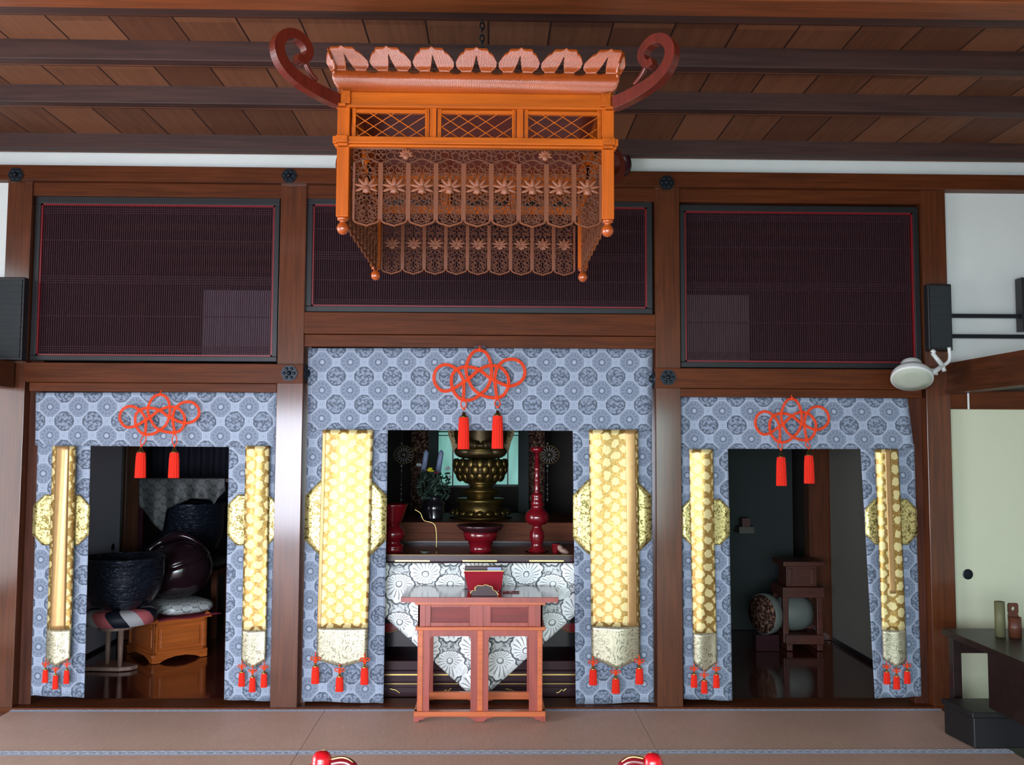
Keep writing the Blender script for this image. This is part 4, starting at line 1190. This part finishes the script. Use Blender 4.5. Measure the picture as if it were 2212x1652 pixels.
m.prism(vs, YP+.13, YP+.145)
hl = m.build('halo', 'bronze_d', sf, label='pierced leaf-shaped halo behind the figure')
m = MB().tube([(cx+.215*cos(2*PI*k/32), YP+.126, mz+.215*sin(2*PI*k/32)) for k in range(32)], .004, 5, closed=True)
for k in range(34):
    w = 2*PI*k/34; curl(m, cx+.205*cos(w), mz+.205*sin(w), .030, (-1)**k, w, 1.2, YP+.125, .0045)
m.build('scrollwork', 'bronze', hl, True)
# windows behind the altar
def window(i, a, b, y0, y1, Y):
    x0, x1, z0, z1 = zrect(a, y0, b, y1, Y)
    t = thing('window_%d' % i, None, None, ((x0+x1)/2, Y, z0)); t['kind'] = 'structure'
    MB().box(x0, x1, Y, Y+.01, z0, z1).build('pane', 'winglow', t)
    w = .02; m = MB().box(x0-w, x0, Y-.02, Y+.03, z0-w, z1+w).box(x1, x1+w, Y-.02, Y+.03, z0-w, z1+w).box(x0, x1, Y-.02, Y+.03, z0-w, z0).box(x0, x1, Y-.02, Y+.03, z1, z1+w)
    xm = x0+(x1-x0)*.5; m.box(xm-.006, xm+.006, Y-.01, Y+.0, z0, z1)
    h = z1-z0; m.box(x0, x1, Y-.01, Y, z0+h*.86, z0+h*.88).box(x0, x1, Y-.01, Y, z0+h*.80, z0+h*.815)
    m.build('window_frame', 'blackframe', t)
window(1, 945, 1012, 915, 1048, IB-.05)
window(2, 1072, 1122, 915, 1046, IB-.05)
struct('wall_inner_back', MB().box(X(1014, 1000, IB), X(1070, 1000, IB), IB-.04, IB+.04, .9, 2.6).box(-.53, .38, IB-.02, IB+.06, .9, Z(1030, 1050, IB)), 'darkwall')
# carved gilt panels and grey posts beside the windows
for k, (a, b, px0, px1, lb_) in enumerate(((888, 926, 926, 946, 'left'), (1142, 1176, 1120, 1142, 'right'))):
    Y = 2.2
    x0, x1, z0, z1 = zrect(a, 910, b, 1125, Y)
    t = thing('carved_panel', 'carved gilt openwork panel on the %s of the altar window' % lb_, 'carved panel', ((x0+x1)/2, Y, 0), 0, 'carved panels flanking the altar window')
    MB().box(x0, x1, Y, Y+.02, .9, 2.2).build('panel_board', 'giltcarve', t)
    r_ = random.Random(k); m = MB().box(x0+.01, x1-.01, Y-.006, Y-.001, .95, 2.15)
    for q in range(110):
        curl(m, r_.uniform(x0+.02, x1-.02), r_.uniform(1.15, 2.1), r_.uniform(.012, .026), r_.choice((-1, 1)), r_.uniform(0, 6), 1.2, Y-.008, .0035)
    m.build('carving', 'giltcarve', t, True)
    x0, x1, z0, z1 = zrect(px0, 900, px1, 1060, Y-.1)
    struct('trim_%d' % (24+k), MB().box(x0, x1, Y-.12, Y-.02, 0, 2.6), 'greenwall')
# hanging chrysanthemum ornaments
def mum(px, label):
    Y = 1.25; c = at(px, 982, Y); r = 21*(Y-CAM.y)/F
    t = thing('hanging_ornament', label, 'hanging ornament', (c.x, Y, c.z), 0, 'hanging chrysanthemum ornaments')
    m = MB(); m.ball(c, r*.22, .012, r*.22)
    for k in range(16):
        w = 2*PI*k/16; m.ball((c.x+cos(w)*r*.62, Y, c.z+sin(w)*r*.62), r*.10, .008, r*.36, 8, 6, Matrix.Rotation(PI/2-w, 3, 'Y'))
    m.build('chrysanthemum', 'mum', t, True)
    MB().tube([(c.x+r*cos(2*PI*k/28), Y, c.z+r*.92*sin(2*PI*k/28)) for k in range(28)], .006, 6, closed=True).build('rim', 'bronze_d', t, True)
    m = MB(); m.tube([(c.x-.015, Y, c.z+r), (c.x-.015, Y, 3.19)], .002, 5).tube([(c.x-.015, Y, c.z-r), (c.x-.015, Y, Z(px, 1085, Y))], .0015, 5); m.build('cord', 'darklac', t)
    for row, q in ((958, .008), (1006, .009), (1017, .006), (1047, .006), (1056, .006), (1066, .006), (1079, .008)):
        MB().ball((c.x-.015, Y, Z(px, row, Y)), q).build('bead', 'whiteskin', t, True)
mum(872, 'round chrysanthemum ornament with beads hanging on the left above the red vase')
mum(1187, 'round chrysanthemum ornament with beads hanging right of the red candlestick')
# flower vase
YV = YS+.25
fv = simple('flower_vase', 'dark vase of mixed flowers with one yellow bloom left of the pedestal', 'flower vase', 938, YV, zsh,
       [('vase', [(18, 1128), (16, 1118), (24, 1100), (22, 1086), (12, 1076), (18, 1068)], 'black')])
r_ = random.Random(9); m = MB(); s = (YV-CAM.y)/F; c = at(938, 1045, YV)
for q in range(130):
    a = r_.uniform(-34, 34); b = r_.uniform(-30, 26); d_ = r_.uniform(-.08, .08)
    e = Euler((r_.uniform(-1, 1), r_.uniform(-1.5, 1.5), r_.uniform(0, 3))).to_matrix()
    m.ball((c.x+a*s, YV+d_, c.z+b*s), .008, .003, .028, 6, 5, e)
m.build('foliage', 'leaf', fv)
for px, py, mt, rr, nm in ((930, 1018, 'yellow', .030, 'yellow_bloom'), (905, 1006, 'whiteflower', .022, 'white_bloom'), (966, 1014, 'whiteflower', .028, 'white_bloom'), (943, 1022, 'redcloth', .016, 'red_bloom'), (972, 1032, 'whiteflower', .018, 'white_bloom')):
    m = MB(); c = at(px, py, YV-.08)
    for q in range(26):
        e = Euler((r_.uniform(-1.4, 1.4), r_.uniform(-1.4, 1.4), r_.uniform(0, 3))).to_matrix()
        d_ = e @ Vector((0, 0, rr*.5)); m.ball(Vector(c)+d_, rr*.22, rr*.1, rr*.5, 6, 5, e)
    m.build(nm, mt, fv)
for px, lb_ in ((918, 'left pale blue candle standing behind the yellow flower'), (950, 'right pale blue candle standing against the teal window')):
    Y = YV+.16; a = at(px+3, 972, Y); b = at(px-4, 1022, Y)
    t = thing('candle', lb_, 'candle', (b.x, Y, zsh), 0, 'tall pale candles')
    MB().tube([(b.x, Y, b.z), (a.x, Y, a.z-.02), (a.x, Y, a.z)], [.021, .019, .008], 14).build('wax', 'candle', t, True)
    MB().lathe([(.04, zsh), (.035, zsh+.01), (.010, zsh+.03), (.008, b.z-.02), (.028, b.z-.008), (.028, b.z)], (b.x, Y, 0), 20).build('holder', 'black', t, True)
# curved incense wire
a, b = at(895, 1100, YO+.1), at(940, 1135, YO+.1)
wr = thing('candle_snuffer', 'thin curved metal wire tool leaning between vase and pedestal', 'wire tool', (b.x, YO+.1, zat))
MB().tube(catmull([a, at(908, 1108, YO+.1), at(916, 1124, YO+.1), b, (b.x+.01, YO+.1, zat)], 6), .003, 6).build('wire', 'gold', wr, True)

# ================================================================== LEFT ROOM
# big bowl bell on patchwork cushion, on legged stand
YBl = .98
s = (YBl-CAM.y)/F
bx = X(264, 1250, YBl)
zrim = Z(252, 1201, YBl); zbt = Z(252, 1313, YBl)
zbase = 0
bst = thing('bell_stand', 'slim worn wooden stand with a low foot board under the patchwork cushion', 'stand', (bx, YBl, 0))
zc_t = Z(252, 1347, YBl)
fc = atz(257, 1441, .03)
q_ = [(fc.x, fc.y), (fc.x+.07, fc.y+.03), (fc.x+.10, fc.y+.09), (fc.x-.02, fc.y+.17), (fc.x-.14, fc.y+.24), (fc.x-.24, fc.y+.20), (fc.x-.25, fc.y+.02)]
MB().slab(q_, .0, .028).build('foot_board', 'woodpole', bst, bevel=.006)
MB().slab([(bx-.03+.12*cos(2*PI*k/24), YBl+.12*sin(2*PI*k/24)) for k in range(24)], zc_t-.03, zc_t).build('cushion_plate', 'woodpole', bst)
for (x, y) in ((fc.x, fc.y+.015), (fc.x-.13, fc.y+.12)):
    MB().tube([(x, y, 0.02), (x, y, .10), (x, y, zc_t-.02)], [.014, .017, .021], 12).build('leg', 'woodpole', bst, True)
rB = 86*s
cu = thing('cushion', 'red white and black patchwork cushion under the left black bowl bell', 'cushion', (bx, YBl, zc_t))
m = MB(); n = 40; prf = [(.01, 0), (.72, 0), (.95, .012), (1.0, .05), (.96, .085), (.8, .10), (.01, .095)]
for z, r in (): pass
m.lathe([(r*rB*.86, zc_t+z*(zbt+.003-zc_t)/.10) for r, z in prf], (bx, YBl, 0), n); 
m.build('pad', 'patchwork', cu, True)
bw = thing('bowl_bell', 'large black hammered bowl bell with blue sheen, resting on the patchwork cushion', 'bowl bell', (bx, YBl, zbt))
hB = zrim-zbt
m = MB().lathe([(.001, zbt), (rB*.45, zbt+.004), (rB*.72, zbt+hB*.12), (rB*.90, zbt+hB*.35), (rB*.97, zbt+hB*.65), (rB*.98, zbt+hB*.93), (rB*1.02, zbt+hB*.955), (rB*1.02, zrim), (rB*.94, zrim), (rB*.9, zbt+hB*.6), (rB*.6, zbt+hB*.15), (.001, zbt+hB*.1)], (bx, YBl, 0), 56)
m.build('bowl', 'bell', bw, True)
# striker lying over the bowl
a, b = at(262, 1212, YBl-.1), at(325, 1203, YBl+.0)
# orange stand (rotated box)
v0 = atz(330, 1434, 0); v1 = atz(446, 1416, 0)
ang = math.atan2(v1.y-v0.y, v1.x-v0.x)
Lr = (v1-v0).length; Ll = .50; hS = .33*(v0.y-CAM.y)/6.88
hS = Z(325, 1343, v0.y)
stt = thing('drum_stand', 'orange wooden box stand with raised panels and bracket feet holding the silver cushion', 'stand', (v0.x, v0.y, 0), ang)
# local frame: +x right face, +y left face (depth)
lo = .045
m = MB().box(.012, Lr-.012, .012, Ll-.012, lo+.02, hS-.02); m.build('case', 'stand', stt, local=True)
def panel_face(m, L, tr):
    k = len(m.v)
    m.box(0, .035, 0, .02, lo, hS).box(L-.035, L, 0, .02, lo, hS).box(0, L, 0, .018, hS-.045, hS).box(0, L, 0, .018, lo, lo+.035)
    m.box(.055, L-.055, .004, .02, lo+.055, hS-.065)
    m.box(.0, L, -.01, .02, lo-.008, lo+.014)
    m.v[k:] = [tuple(tr @ Vector(p)) for p in m.v[k:]]
trs = [Matrix.Identity(4), Matrix.Translation((0, Ll, 0)) @ Matrix.Rotation(-PI/2, 4, 'Z'), Matrix.Translation((Lr, Ll, 0)) @ Matrix.Rotation(PI, 4, 'Z'), Matrix.Translation((Lr, 0, 0)) @ Matrix.Rotation(PI/2, 4, 'Z')]
for k, tr in enumerate(trs):
    L = Lr if k % 2 == 0 else Ll
    m = MB(); panel_face(m, L, tr); m.build('side_panel', 'stand', stt, local=True, bevel=.004)
    m = MB(); m.prism([(0, lo), (0, 0), (.05, 0), (.07, .012), (.10, .022), (.16, .034), (L-.16, .034), (L-.10, .022), (L-.07, .012), (L-.05, 0), (L, 0), (L, lo)], -.006, .02)
    m.xf(tr); m.build('bracket_foot', 'stand', stt, local=True)
for (x, y) in ((.0, .0), (Lr, 0), (0, Ll), (Lr, Ll)):
    MB().prism([(x-.03, hS-.01), (x+.03, hS-.01), (x+.022, hS+.012), (x, hS+.03), (x-.022, hS+.012)], y-.012, y+.012).build('corner_horn', 'stand', stt, local=True)
ctr = Vector((v0.x, v0.y, 0))+Matrix.Rotation(ang, 3, 'Z') @ Vector((Lr/2, Ll/2, 0))
def puff(name, label, c, rx, ry, h, mt, rot=0, group=None):
    t = thing(name, label, 'cushion', c, rot, group)
    m = MB(); nu, nv = 32, 14; uv = {}
    def fn(i, j):
        w = 2*PI*i; v = PI*j
        r = abs(sin(v))**.55; z = -cos(v)
        cxx = abs(cos(w))**.6*(1 if cos(w) > 0 else -1); cyy = abs(sin(w))**.6*(1 if sin(w) > 0 else -1)
        return (rx*r*cxx, ry*r*cyy, h/2+h/2*z*(abs(z)**-.2 if abs(z) > .01 else 1)), (rx*r*cxx+.3, ry*r*cyy+z*h)
    m.grid(fn, nu, nv); m.build('pad', mt, t, True, local=True)
    return t
yC = ctr.y
ch_ = .15
cz0 = hS-.02
puff('cushion', 'plump silver grey brocade cushion on the orange stand', (X(390, 1320, yC), yC, hS+.014), .21, .22, .105, 'cushion', ang)
t = thing('cushion_cloth', 'crimson cloth showing round the silver cushion', 'cloth', (X(386, 1310, yC), yC, hS-.06))
t.rotation_euler.z = ang
m = MB(); m.grid(lambda i, j: ((.235*(2*i-1), .235*(2*j-1), .066+.005*sin(i*9)*cos(j*8)), (i, j)), 14, 14); m.build('cloth', 'redcloth', t, True, solid=.008, local=True)
# mokugyo
mk = at(384, 1240, yC); s = (yC-CAM.y)/F; rM = 70*s; zM0 = Z(384, 1293, yC)
mg = thing('wooden_fish_drum', 'dark glossy round wooden fish drum on the silver cushion', 'drum', (mk.x, yC, zM0))
m = MB(); tl = Matrix.Rotation(R(-18), 3, 'Y')
cz = zM0+rM*.86
nu, nv = 40, 26
def mkf(i, j):
    w = 2*PI*i; v = PI*j; d = Vector((sin(v)*cos(w), sin(v)*sin(w), -cos(v)))
    r = rM*(1+.12*max(0, d.z)*abs(d.x))
    p = Vector((d.x*r*1.02, d.y*r*.95, d.z*r*.86))
    # slit round the upper front
    sl = math.exp(-((d.z-.15)/.045)**2)*(1 if d.y < .1 else math.exp(-((d.y-.1)/.1)**2))
    p *= 1-.07*sl
    return Vector((mk.x, yC, cz))+tl @ p, (i, j)
m.grid(mkf, 72, 60); m.build('body', 'mokugyo', mg, True)
m = MB(); hh = [(-.20, -.02, .12), (-.24, -.03, .06), (-.20, -.04, .16), (-.12, 0, .22), (0, 0, .26), (.1, 0, .235), (.17, 0, .18)]
m.tube(catmull([(mk.x+x, yC+y, cz+z) for x, y, z in hh], 6), [.026+.006*sin(i*.35) for i in range(37)], 10)
m.build('dragon_handle', 'mokugyo', mg, True)
# second bowl bell behind
Y2 = 2.24; c2 = at(412, 1135, Y2); s = (Y2-CAM.y)/F
r2 = 70*s; z20 = Z(412, 1200, Y2); z21 = Z(412, 1085, Y2)
rk = thing('bell_table', 'dark low table under the rear bowl bell', 'table', (c2.x, Y2, 0))
zt2 = z20-.09
MB().box(c2.x-.25, c2.x+.30, Y2-.24, Y2+.24, zt2-.05, zt2).build('tabletop', 'beam_x', rk, bevel=.004)
for a in (-.24, .25):
    for b in (-.2, .2): MB().box(c2.x+a, c2.x+a+.045, Y2+b-.02, Y2+b+.025, 0, zt2-.05).build('leg', 'beam_z', rk)
puff('cushion', 'dim silver brocade cushion under the rear bowl bell', (c2.x, Y2, zt2-.004), .31, .24, .094, 'dimcloth')
b2 = thing('bowl_bell', 'black rear bowl bell with a single blue highlight below the hanging cloth', 'bowl bell', (c2.x, Y2, z20))
h2 = z21-z20
MB().lathe([(.001, z20), (r2*.5, z20+.004), (r2*.8, z20+h2*.14), (r2*.95, z20+h2*.4), (r2*.98, z20+h2*.95), (r2*1.02, z20+h2*.97), (r2*1.02, z21), (r2*.93, z21), (r2*.85, z20+h2*.4), (.001, z20+h2*.1)], (c2.x, Y2, 0), 48).build('bowl', 'bell', b2, True)
# cloth draped side altar
Y3 = 1.86
x0, x1 = X(298, 1040, Y3), X(486, 1040, Y3); z3 = Z(390, 1033, Y3)
sa = thing('side_altar', 'tall dark side altar standing over the rear black bowl bell', 'altar', ((x0+x1)/2, Y3+.3, 0))
x1a = x1+.16
MB().box(x0, x1a, Y3, Y3+.75, z3-.03, z3).build('altar_top', 'darklac', sa, bevel=.003)
for x in (x0+.005, x1a-.045):
    for y in (Y3+.01, Y3+.70): MB().box(x, x+.04, y, y+.04, 0, z3-.03).build('leg', 'darklac', sa)
dc = thing('draped_cloth', 'dim leaf-patterned cloth with pointed corners draped from the side altar', 'cloth', ((x0+x1)/2, Y3-.02, z3))
low = [(300, 1092), (350, 1150), (358, 1100), (400, 1082), (412, 1076), (440, 1078), (456, 1080), (464, 1090), (470, 1078), (486, 1060)]
def lowy(px):
    for (a, b), (c, d_) in zip(low, low[1:]):
        if a <= px <= c: return b+(d_-b)*(px-a)/(c-a)
    return low[-1][1]
m = MB()
def dcf(i, j):
    px = 300+186*i; y = 1033+(lowy(px)-1033)*j; p = at(px, y, Y3-.025)
    return Vector((p.x, Y3-.025+.018*j*sin(i*26), p.z)), (p.x*1.0, p.z)
m.grid(dcf, 72, 16); m.build('drape', 'dimcloth', dc, True, solid=.004)
# dark hanging behind
hc = thing('hanging_drape', 'dark navy folded drape hanging behind the side altar', 'curtain', (X(390, 1000, 2.98), 2.98, 2.0))
m = MB(); x0, x1 = X(312, 1000, 2.98), X(520, 1000, 2.98)
m.grid(lambda i, j: ((x0+(x1-x0)*i, 2.98+.03*sin(i*48), 2.35-1.3*j), (i, j)), 96, 2); m.build('folds', 'navy', hc, True, solid=.004)

# ================================================================== RIGHT ROOM
Y4 = 1.75; s = (Y4-CAM.y)/F
gx = X(1718, 1300, Y4)
ds = thing('drum_cabinet', 'dim reddish wooden drum frame with flared top in the right room', 'drum frame', (gx, Y4, 0))
def gb(a, y0, b, y1, dy0=-.12, dy1=.12, nm='frame_piece', mt='stand_d'):
    x0, x1, z0, z1 = zrect(a, y0, b, y1, Y4); MB().box(x0, x1, Y4+dy0, Y4+dy1, max(0, z0), z1).build(nm, mt, ds, bevel=.004)
M['stand_d'] = wood('dull red stand wood', (.085, .020, .010), 'X', .5, .1)
gb(1680, 1208, 1768, 1218, -.15, .15, 'cornice')
gb(1690, 1218, 1755, 1262, -.1, .1, 'upper_box')
gb(1694, 1224, 1702, 1258, -.108, -.1, 'pilaster'); gb(1742, 1224, 1750, 1258, -.108, -.1, 'pilaster')
gb(1678, 1262, 1766, 1284, -.16, .16, 'yoke')
gb(1680, 1284, 1692, 1380, -.14, -.10, 'upright'); gb(1752, 1284, 1764, 1380, -.14, -.10, 'upright')
gb(1680, 1284, 1692, 1380, .10, .14, 'upright'); gb(1752, 1284, 1764, 1380, .10, .14, 'upright')
gb(1684, 1362, 1764, 1382, -.17, .17, 'lower_rail'); gb(1686, 1382, 1698, 1402, -.17, .17, 'foot'); gb(1750, 1382, 1762, 1402, -.17, .17, 'foot')
c = at(1712, 1322, Y4)
dr = thing('barrel_drum', 'pale barrel drum held sideways inside the reddish frame', 'drum', (c.x, Y4, c.z))
tl = Matrix.Rotation(R(90), 3, 'Y')
MB().lathe([(.105, -.13), (.135, -.07), (.142, 0), (.135, .07), (.105, .13)], c, 32, tilt=tl).build('barrel', 'whiteskin', dr, True)
Y5 = 1.62; c = at(1653, 1325, Y5)
gg = thing('round_gong', 'large pale round drumhead ring left of the reddish frame', 'gong', (c.x, Y5, c.z-.15))
tl2 = Matrix.Rotation(R(28), 3, 'Z') @ Matrix.Rotation(R(90), 3, 'Y') if False else Matrix.Rotation(R(-62), 3, 'Z') @ Matrix.Rotation(R(90), 3, 'X')
MB().lathe([(.150, -.035), (.156, -.03), (.158, 0), (.156, .03), (.150, .035)], c, 40, tilt=tl2).build('rim', 'whiteskin', gg, True)
MB().lathe([(.001, -.04), (.149, -.036), (.149, .036), (.001, .04)], c, 40, tilt=tl2).build('drumhead', 'giltcarve', gg, True)
MB().box(c.x-.09, c.x+.09, Y5-.05, Y5+.05, 0, c.z-.155).build('stand', 'darklac', gg)
lbx = thing('wall_box', 'small dim box shelf on the far wall of the right room', 'box', (X(1608, 1140, 2.3), 2.3, Z(1608, 1150, 2.3)))
x0, x1, z0, z1 = zrect(1592, 1136, 1624, 1150, 2.28); MB().box(x0, x1, 2.2, 2.32, z0, z1).build('case', 'mum', lbx)
MB().box(x0+.03, x1-.03, 2.22, 2.3, z1, z1+.07).build('lid', 'stand_d', lbx)
MB().box(x0, x1, 2.32, 2.42, z0, z0+.02).build('bracket', 'darklac', lbx)

# ================================================================== SIDE FITTINGS
def spk(a, y0, b, y1, Y, label, dy=.10):
    x0, x1, z0, z1 = zrect(a, y0, b, y1, Y)
    t = thing('wall_speaker', label, 'speaker', ((x0+x1)/2, Y, z0), 0, 'black wall speakers')
    MB().box(x0, x1, Y, Y+dy, z0, z1).build('cabinet', 'blackframe', t, bevel=.006)
    m = MB().box(x0+.012, x1-.012, Y-.006, Y, z0+.015, z1-.015)
    n = 14
    for k in range(n):
        z = z0+.02+(z1-z0-.04)*k/(n-1); m.box(x0+.010, x1-.010, Y-.010, Y-.006, z-.004, z+.004)
    m.build('grille', 'speaker', t)
    return t
spk(-22, 598, 50, 778, -.06, 'black wall speaker on the far left post, under the top beam', .058)
spk(2005, 613, 2057, 757, -.06, 'black wall speaker on the right post above the white lamp', .058)
rk = thing('wall_rack', 'pair of black horizontal rails across the right white wall', 'rack', (3.2, -.02, 2.4))
x0 = X(2052, 690, -.04); 
for y0 in (682, 726):
    z = Z(2060, y0, -.04); MB().box(x0, 4.2, -.05, -.02, z-.012, z+.012).build('rail', 'iron', rk, bevel=.003)
x0_, x1_, z0_, z1_ = zrect(2206, 600, 2262, 715, -.06)
MB().box(x0_, x1_, -.07, .0, z0_, z1_).build('end_block', 'blackframe', rk)
MB().box(4.1, 4.2, -.03, .05, Z(2060, 730, -.04), Z(2060, 675, -.04)).build('bracket', 'iron', rk)
# white clip lamp
Yc = -.32
c = at(1970, 818, Yc)
lm = thing('clip_lamp', 'white round clip lamp clamped to the lintel of the right post', 'lamp', (c.x, Yc, c.z))
s = (Yc-CAM.y)/F; r = 44*s
tl = Matrix.Rotation(R(14), 3, 'Y') @ Matrix.Rotation(R(-30), 3, 'X')
MB().lathe([(r*.99, -.004), (r, .004), (r*.96, .03), (r*.8, .055), (r*.5, .062), (r*.46, .07)], c, 36, tilt=tl).build('shade', 'white', lm, True)
MB().lathe([(.001, -.012), (r*.5, -.010), (r*.92, -.004), (r*.94, .002)], c, 36, tilt=tl).build('lamp_glass', 'lampface', lm, True)
MB().lathe([(r*.5, .062), (r*.52, .072), (r*.50, .112), (r*.40, .122), (.001, .124)], c, 28, tilt=tl).build('housing', 'white', lm, True)
A = at(2003, 812, Yc); B = at(2036, 790, Yc); m = MB()
m.tube([A, at(2018, 803, Yc), B], [.014, .016, .014], 10)
m.tube([B, at(2014, 762, Yc)], [.015, .012], 10); m.tube([at(2014, 762, Yc), at(2018, 757, Yc)], .015, 8)
m.tube(catmull([B, at(2048, 782, Yc), at(2052, 770, Yc), at(2050, 750, Yc)], 4), .011, 8)
m.tube([B, at(2040, 802, Yc)], .013, 8)
m.build('arm', 'white', lm, True)
MB().tube([B, (XR0+.05, -.001, B.z-.01)], .010, 8).box(XR0+.03, XR0+.07, -.012, 0, B.z-.03, B.z+.01).build('clamp', 'white', lm)
# pull cord
c = at(2095, 850, -.06)
pc_ = thing('pull_cord', 'short white beaded pull cord hanging under the right lintel', 'cord', (c.x, -.06, c.z))
m = MB(); zz = c.z+.01; ze = Z(2093, 883, -.06)
k = 0
while zz > ze: m.ball((c.x, -.04, zz), .007, .007, .008, 8, 6); zz -= .011
m.build('beads', 'white', pc_, True)

# ================================================================== RIGHT CORNER DESK
dY0, dY1 = -1.5, -.30
dk = thing('writing_desk', 'dark wooden desk standing in the right corner before the paper door', 'desk', (3.2, -.7, 0))
zd = Z(2140, 1372, -.5)
xl = X(2042, 1360, -.35)
xl2 = X(2120, 1430, dY0)
MB().slab([(xl, dY1), (4.0, dY1), (4.0, dY0), (xl, dY0)], zd-.035, zd).build('desktop', 'deskwood', dk, bevel=.004)
for y in (dY0+.03, dY1-.055): MB().box(xl+.04, 3.95, y, y+.025, zd-.13, zd-.035).build('apron', 'deskwood', dk)
MB().box(xl+.045, xl+.065, dY0+.03, -.72, .205, zd-.035).build('side_panel', 'deskwood', dk)
for x, y in ((xl+.03, dY0+.02), (xl+.03, dY1-.07), (3.9, dY0+.02), (3.9, dY1-.07)):
    MB().box(x, x+.05, y, y+.05, .004, zd-.035).build('leg', 'deskwood', dk, bevel=.003)
bx_ = thing('storage_chest', 'low black chest on the floor before the corner desk', 'chest', (3.0, -.8, 0))
q0 = atz(2046, 1588, 0); q1 = atz(2105, 1618, 0)
zch = Z(2100, 1512, q0.y)
MB().slab([(q0.x, q0.y), (q1.x, q1.y), (q1.x+.30, q1.y), (q1.x+.30, q0.y+.03), (q0.x, q0.y+.03)], .004, zch-.03).build('chest_body', 'blackframe', bx_, bevel=.006)
MB().slab([(q0.x-.01, q0.y-.01), (q1.x-.01, q1.y-.01), (q1.x+.31, q1.y-.01), (q1.x+.31, q0.y+.04), (q0.x-.01, q0.y+.04)], zch-.028, zch).build('lid', 'blackframe', bx_, bevel=.004)
# bamboo holders on the desk
yD = -.55
c = at(2192, 1340, yD)
bv = thing('bamboo_holder', 'brown bamboo vase with a hole in its hanging tab on the desk', 'bamboo vase', (c.x, yD, zd))
s = (yD-CAM.y)/F; za = Z(2192, 1332, yD); zt3 = Z(2192, 1303, yD); w = 13*s
MB().lathe([(w, zd), (w, zd+.05), (w*1.06, zd+.055), (w, zd+.06), (w, za), (w*.8, za), (w*.8, zd+.02), (.001, zd+.02)], (c.x, yD, 0), 24).build('tube', 'bamboo', bv, True)
m = MB(); r = w*.85; cx_ = c.x; 
ho = .011; zc_ = (za+zt3)/2+.006
n = 20; vs = []
outer = []; inner = []
for k in range(n):
    a = 2*PI*k/n; dx, dz = cos(a), sin(a); t_ = min(r/abs(dx) if abs(dx) > 1e-6 else 9, (zt3-zc_)/abs(dz) if abs(dz) > 1e-6 else 9)
    outer.append((cx_+dx*t_, zc_+dz*t_)); inner.append((cx_+ho*dx, zc_+ho*dz))
for y in (yD+.01, yD+.02): vs += [(x, y, z) for x, z in outer]+[(x, y, z) for x, z in inner]
fs = []
for k in range(n):
    j = (k+1) % n; fs += [(k, j, n+j, n+k), (2*n+k, 3*n+k, 3*n+j, 2*n+j), (k, 2*n+k, 2*n+j, j), (n+k, n+j, 3*n+j, 3*n+k)]
m.add(vs, fs); m.box(cx_-r, cx_+r, yD+.01, yD+.02, za-.02, 2*zc_-zt3); m.build('hanging_tab', 'bamboo', bv)
c = at(2160, 1340, yD+.02)
gv = thing('bamboo_cup', 'slimmer green bamboo tube left of the brown vase on the desk', 'bamboo tube', (c.x, yD+.02, zd))
MB().lathe([(w*.8, zd), (w*.8, Z(2160, 1300, yD)), (w*.6, Z(2160, 1300, yD)), (w*.6, zd+.02), (.001, zd+.02)], (c.x, yD+.02, 0), 24).build('tube', 'greenbamboo', gv, True)

# ================================================================== CEREMONIAL CHAIR (only its finials reach into the picture)
YCh = -3.55
s = (YCh-CAM.y)/F
chx = [at(695, 1652, YCh), at(1410, 1652, YCh)]
zk = Z(1050, 1652, YCh)
cc = thing('ceremonial_chair', 'red lacquered ceremonial chair whose two domed back posts rise at the bottom edge', 'chair', ((chx[0].x+chx[1].x)/2, YCh, 0))
for i, c in enumerate(chx):
    top = Z(695, 1621, YCh) if i == 0 else Z(1410, 1626, YCh); r = 20*s
    MB().lathe([(r*1.3, top-r*1.55), (r*1.35, top-r*1.45), (r*1.0, top-r*1.35), (r*1.05, top-r*.9), (r*.9, top-r*.4), (r*.55, top-r*.08), (.001, top)], (c.x, YCh, 0), 24).build('dome_finial', 'redbright', cc, True)
    MB().lathe([(r*1.2, top-r*2.2), (r*1.5, top-r*2.0), (r*1.5, top-r*1.55), (r*1.2, top-r*1.5)], (c.x, YCh, 0), 24).build('gold_collar', 'gold', cc, True)
    MB().box(c.x-r*.9, c.x+r*.9, YCh-r*.9, YCh+r*.9, 0, top-r*2.1).build('back_post', 'redlac', cc, bevel=.004)
    MB().box(c.x-r*.9, c.x+r*.9, YCh-.55, YCh-.50, 0, .44).build('front_leg', 'redlac', cc, bevel=.004)
    sg = 1 if i == 0 else -1
    zt5 = Z(735, 1643, YCh)
    pts = catmull([(c.x+sg*r*1.0, YCh, zt5-.006), (c.x+sg*r*2.2, YCh, zt5-.002), (c.x+sg*r*3.2, YCh, zt5-.012), (c.x+sg*r*5, YCh, zt5-.05), (c.x+sg*(chx[1].x-chx[0].x)/2, YCh, zt5-.09)], 6)
    MB().tube(pts, .012, 8).build('top_rail', 'redlac', cc, True)
    MB().tube([q+Vector((0, -.004, .011)) for q in pts], .003, 6).build('gold_edge', 'gold', cc, True)
MB().box(chx[0].x-.03, chx[1].x+.03, YCh-.56, YCh+.02, .44, .48).build('seat', 'redlac', cc, bevel=.006)
MB().box(chx[0].x, chx[1].x, YCh-.008, YCh+.008, .6, .75).build('back_slat', 'redlac', cc)
for y in (YCh, YCh-.525): MB().box(chx[0].x, chx[1].x, y-.012, y+.012, .15, .19).build('stretcher', 'redlac', cc)
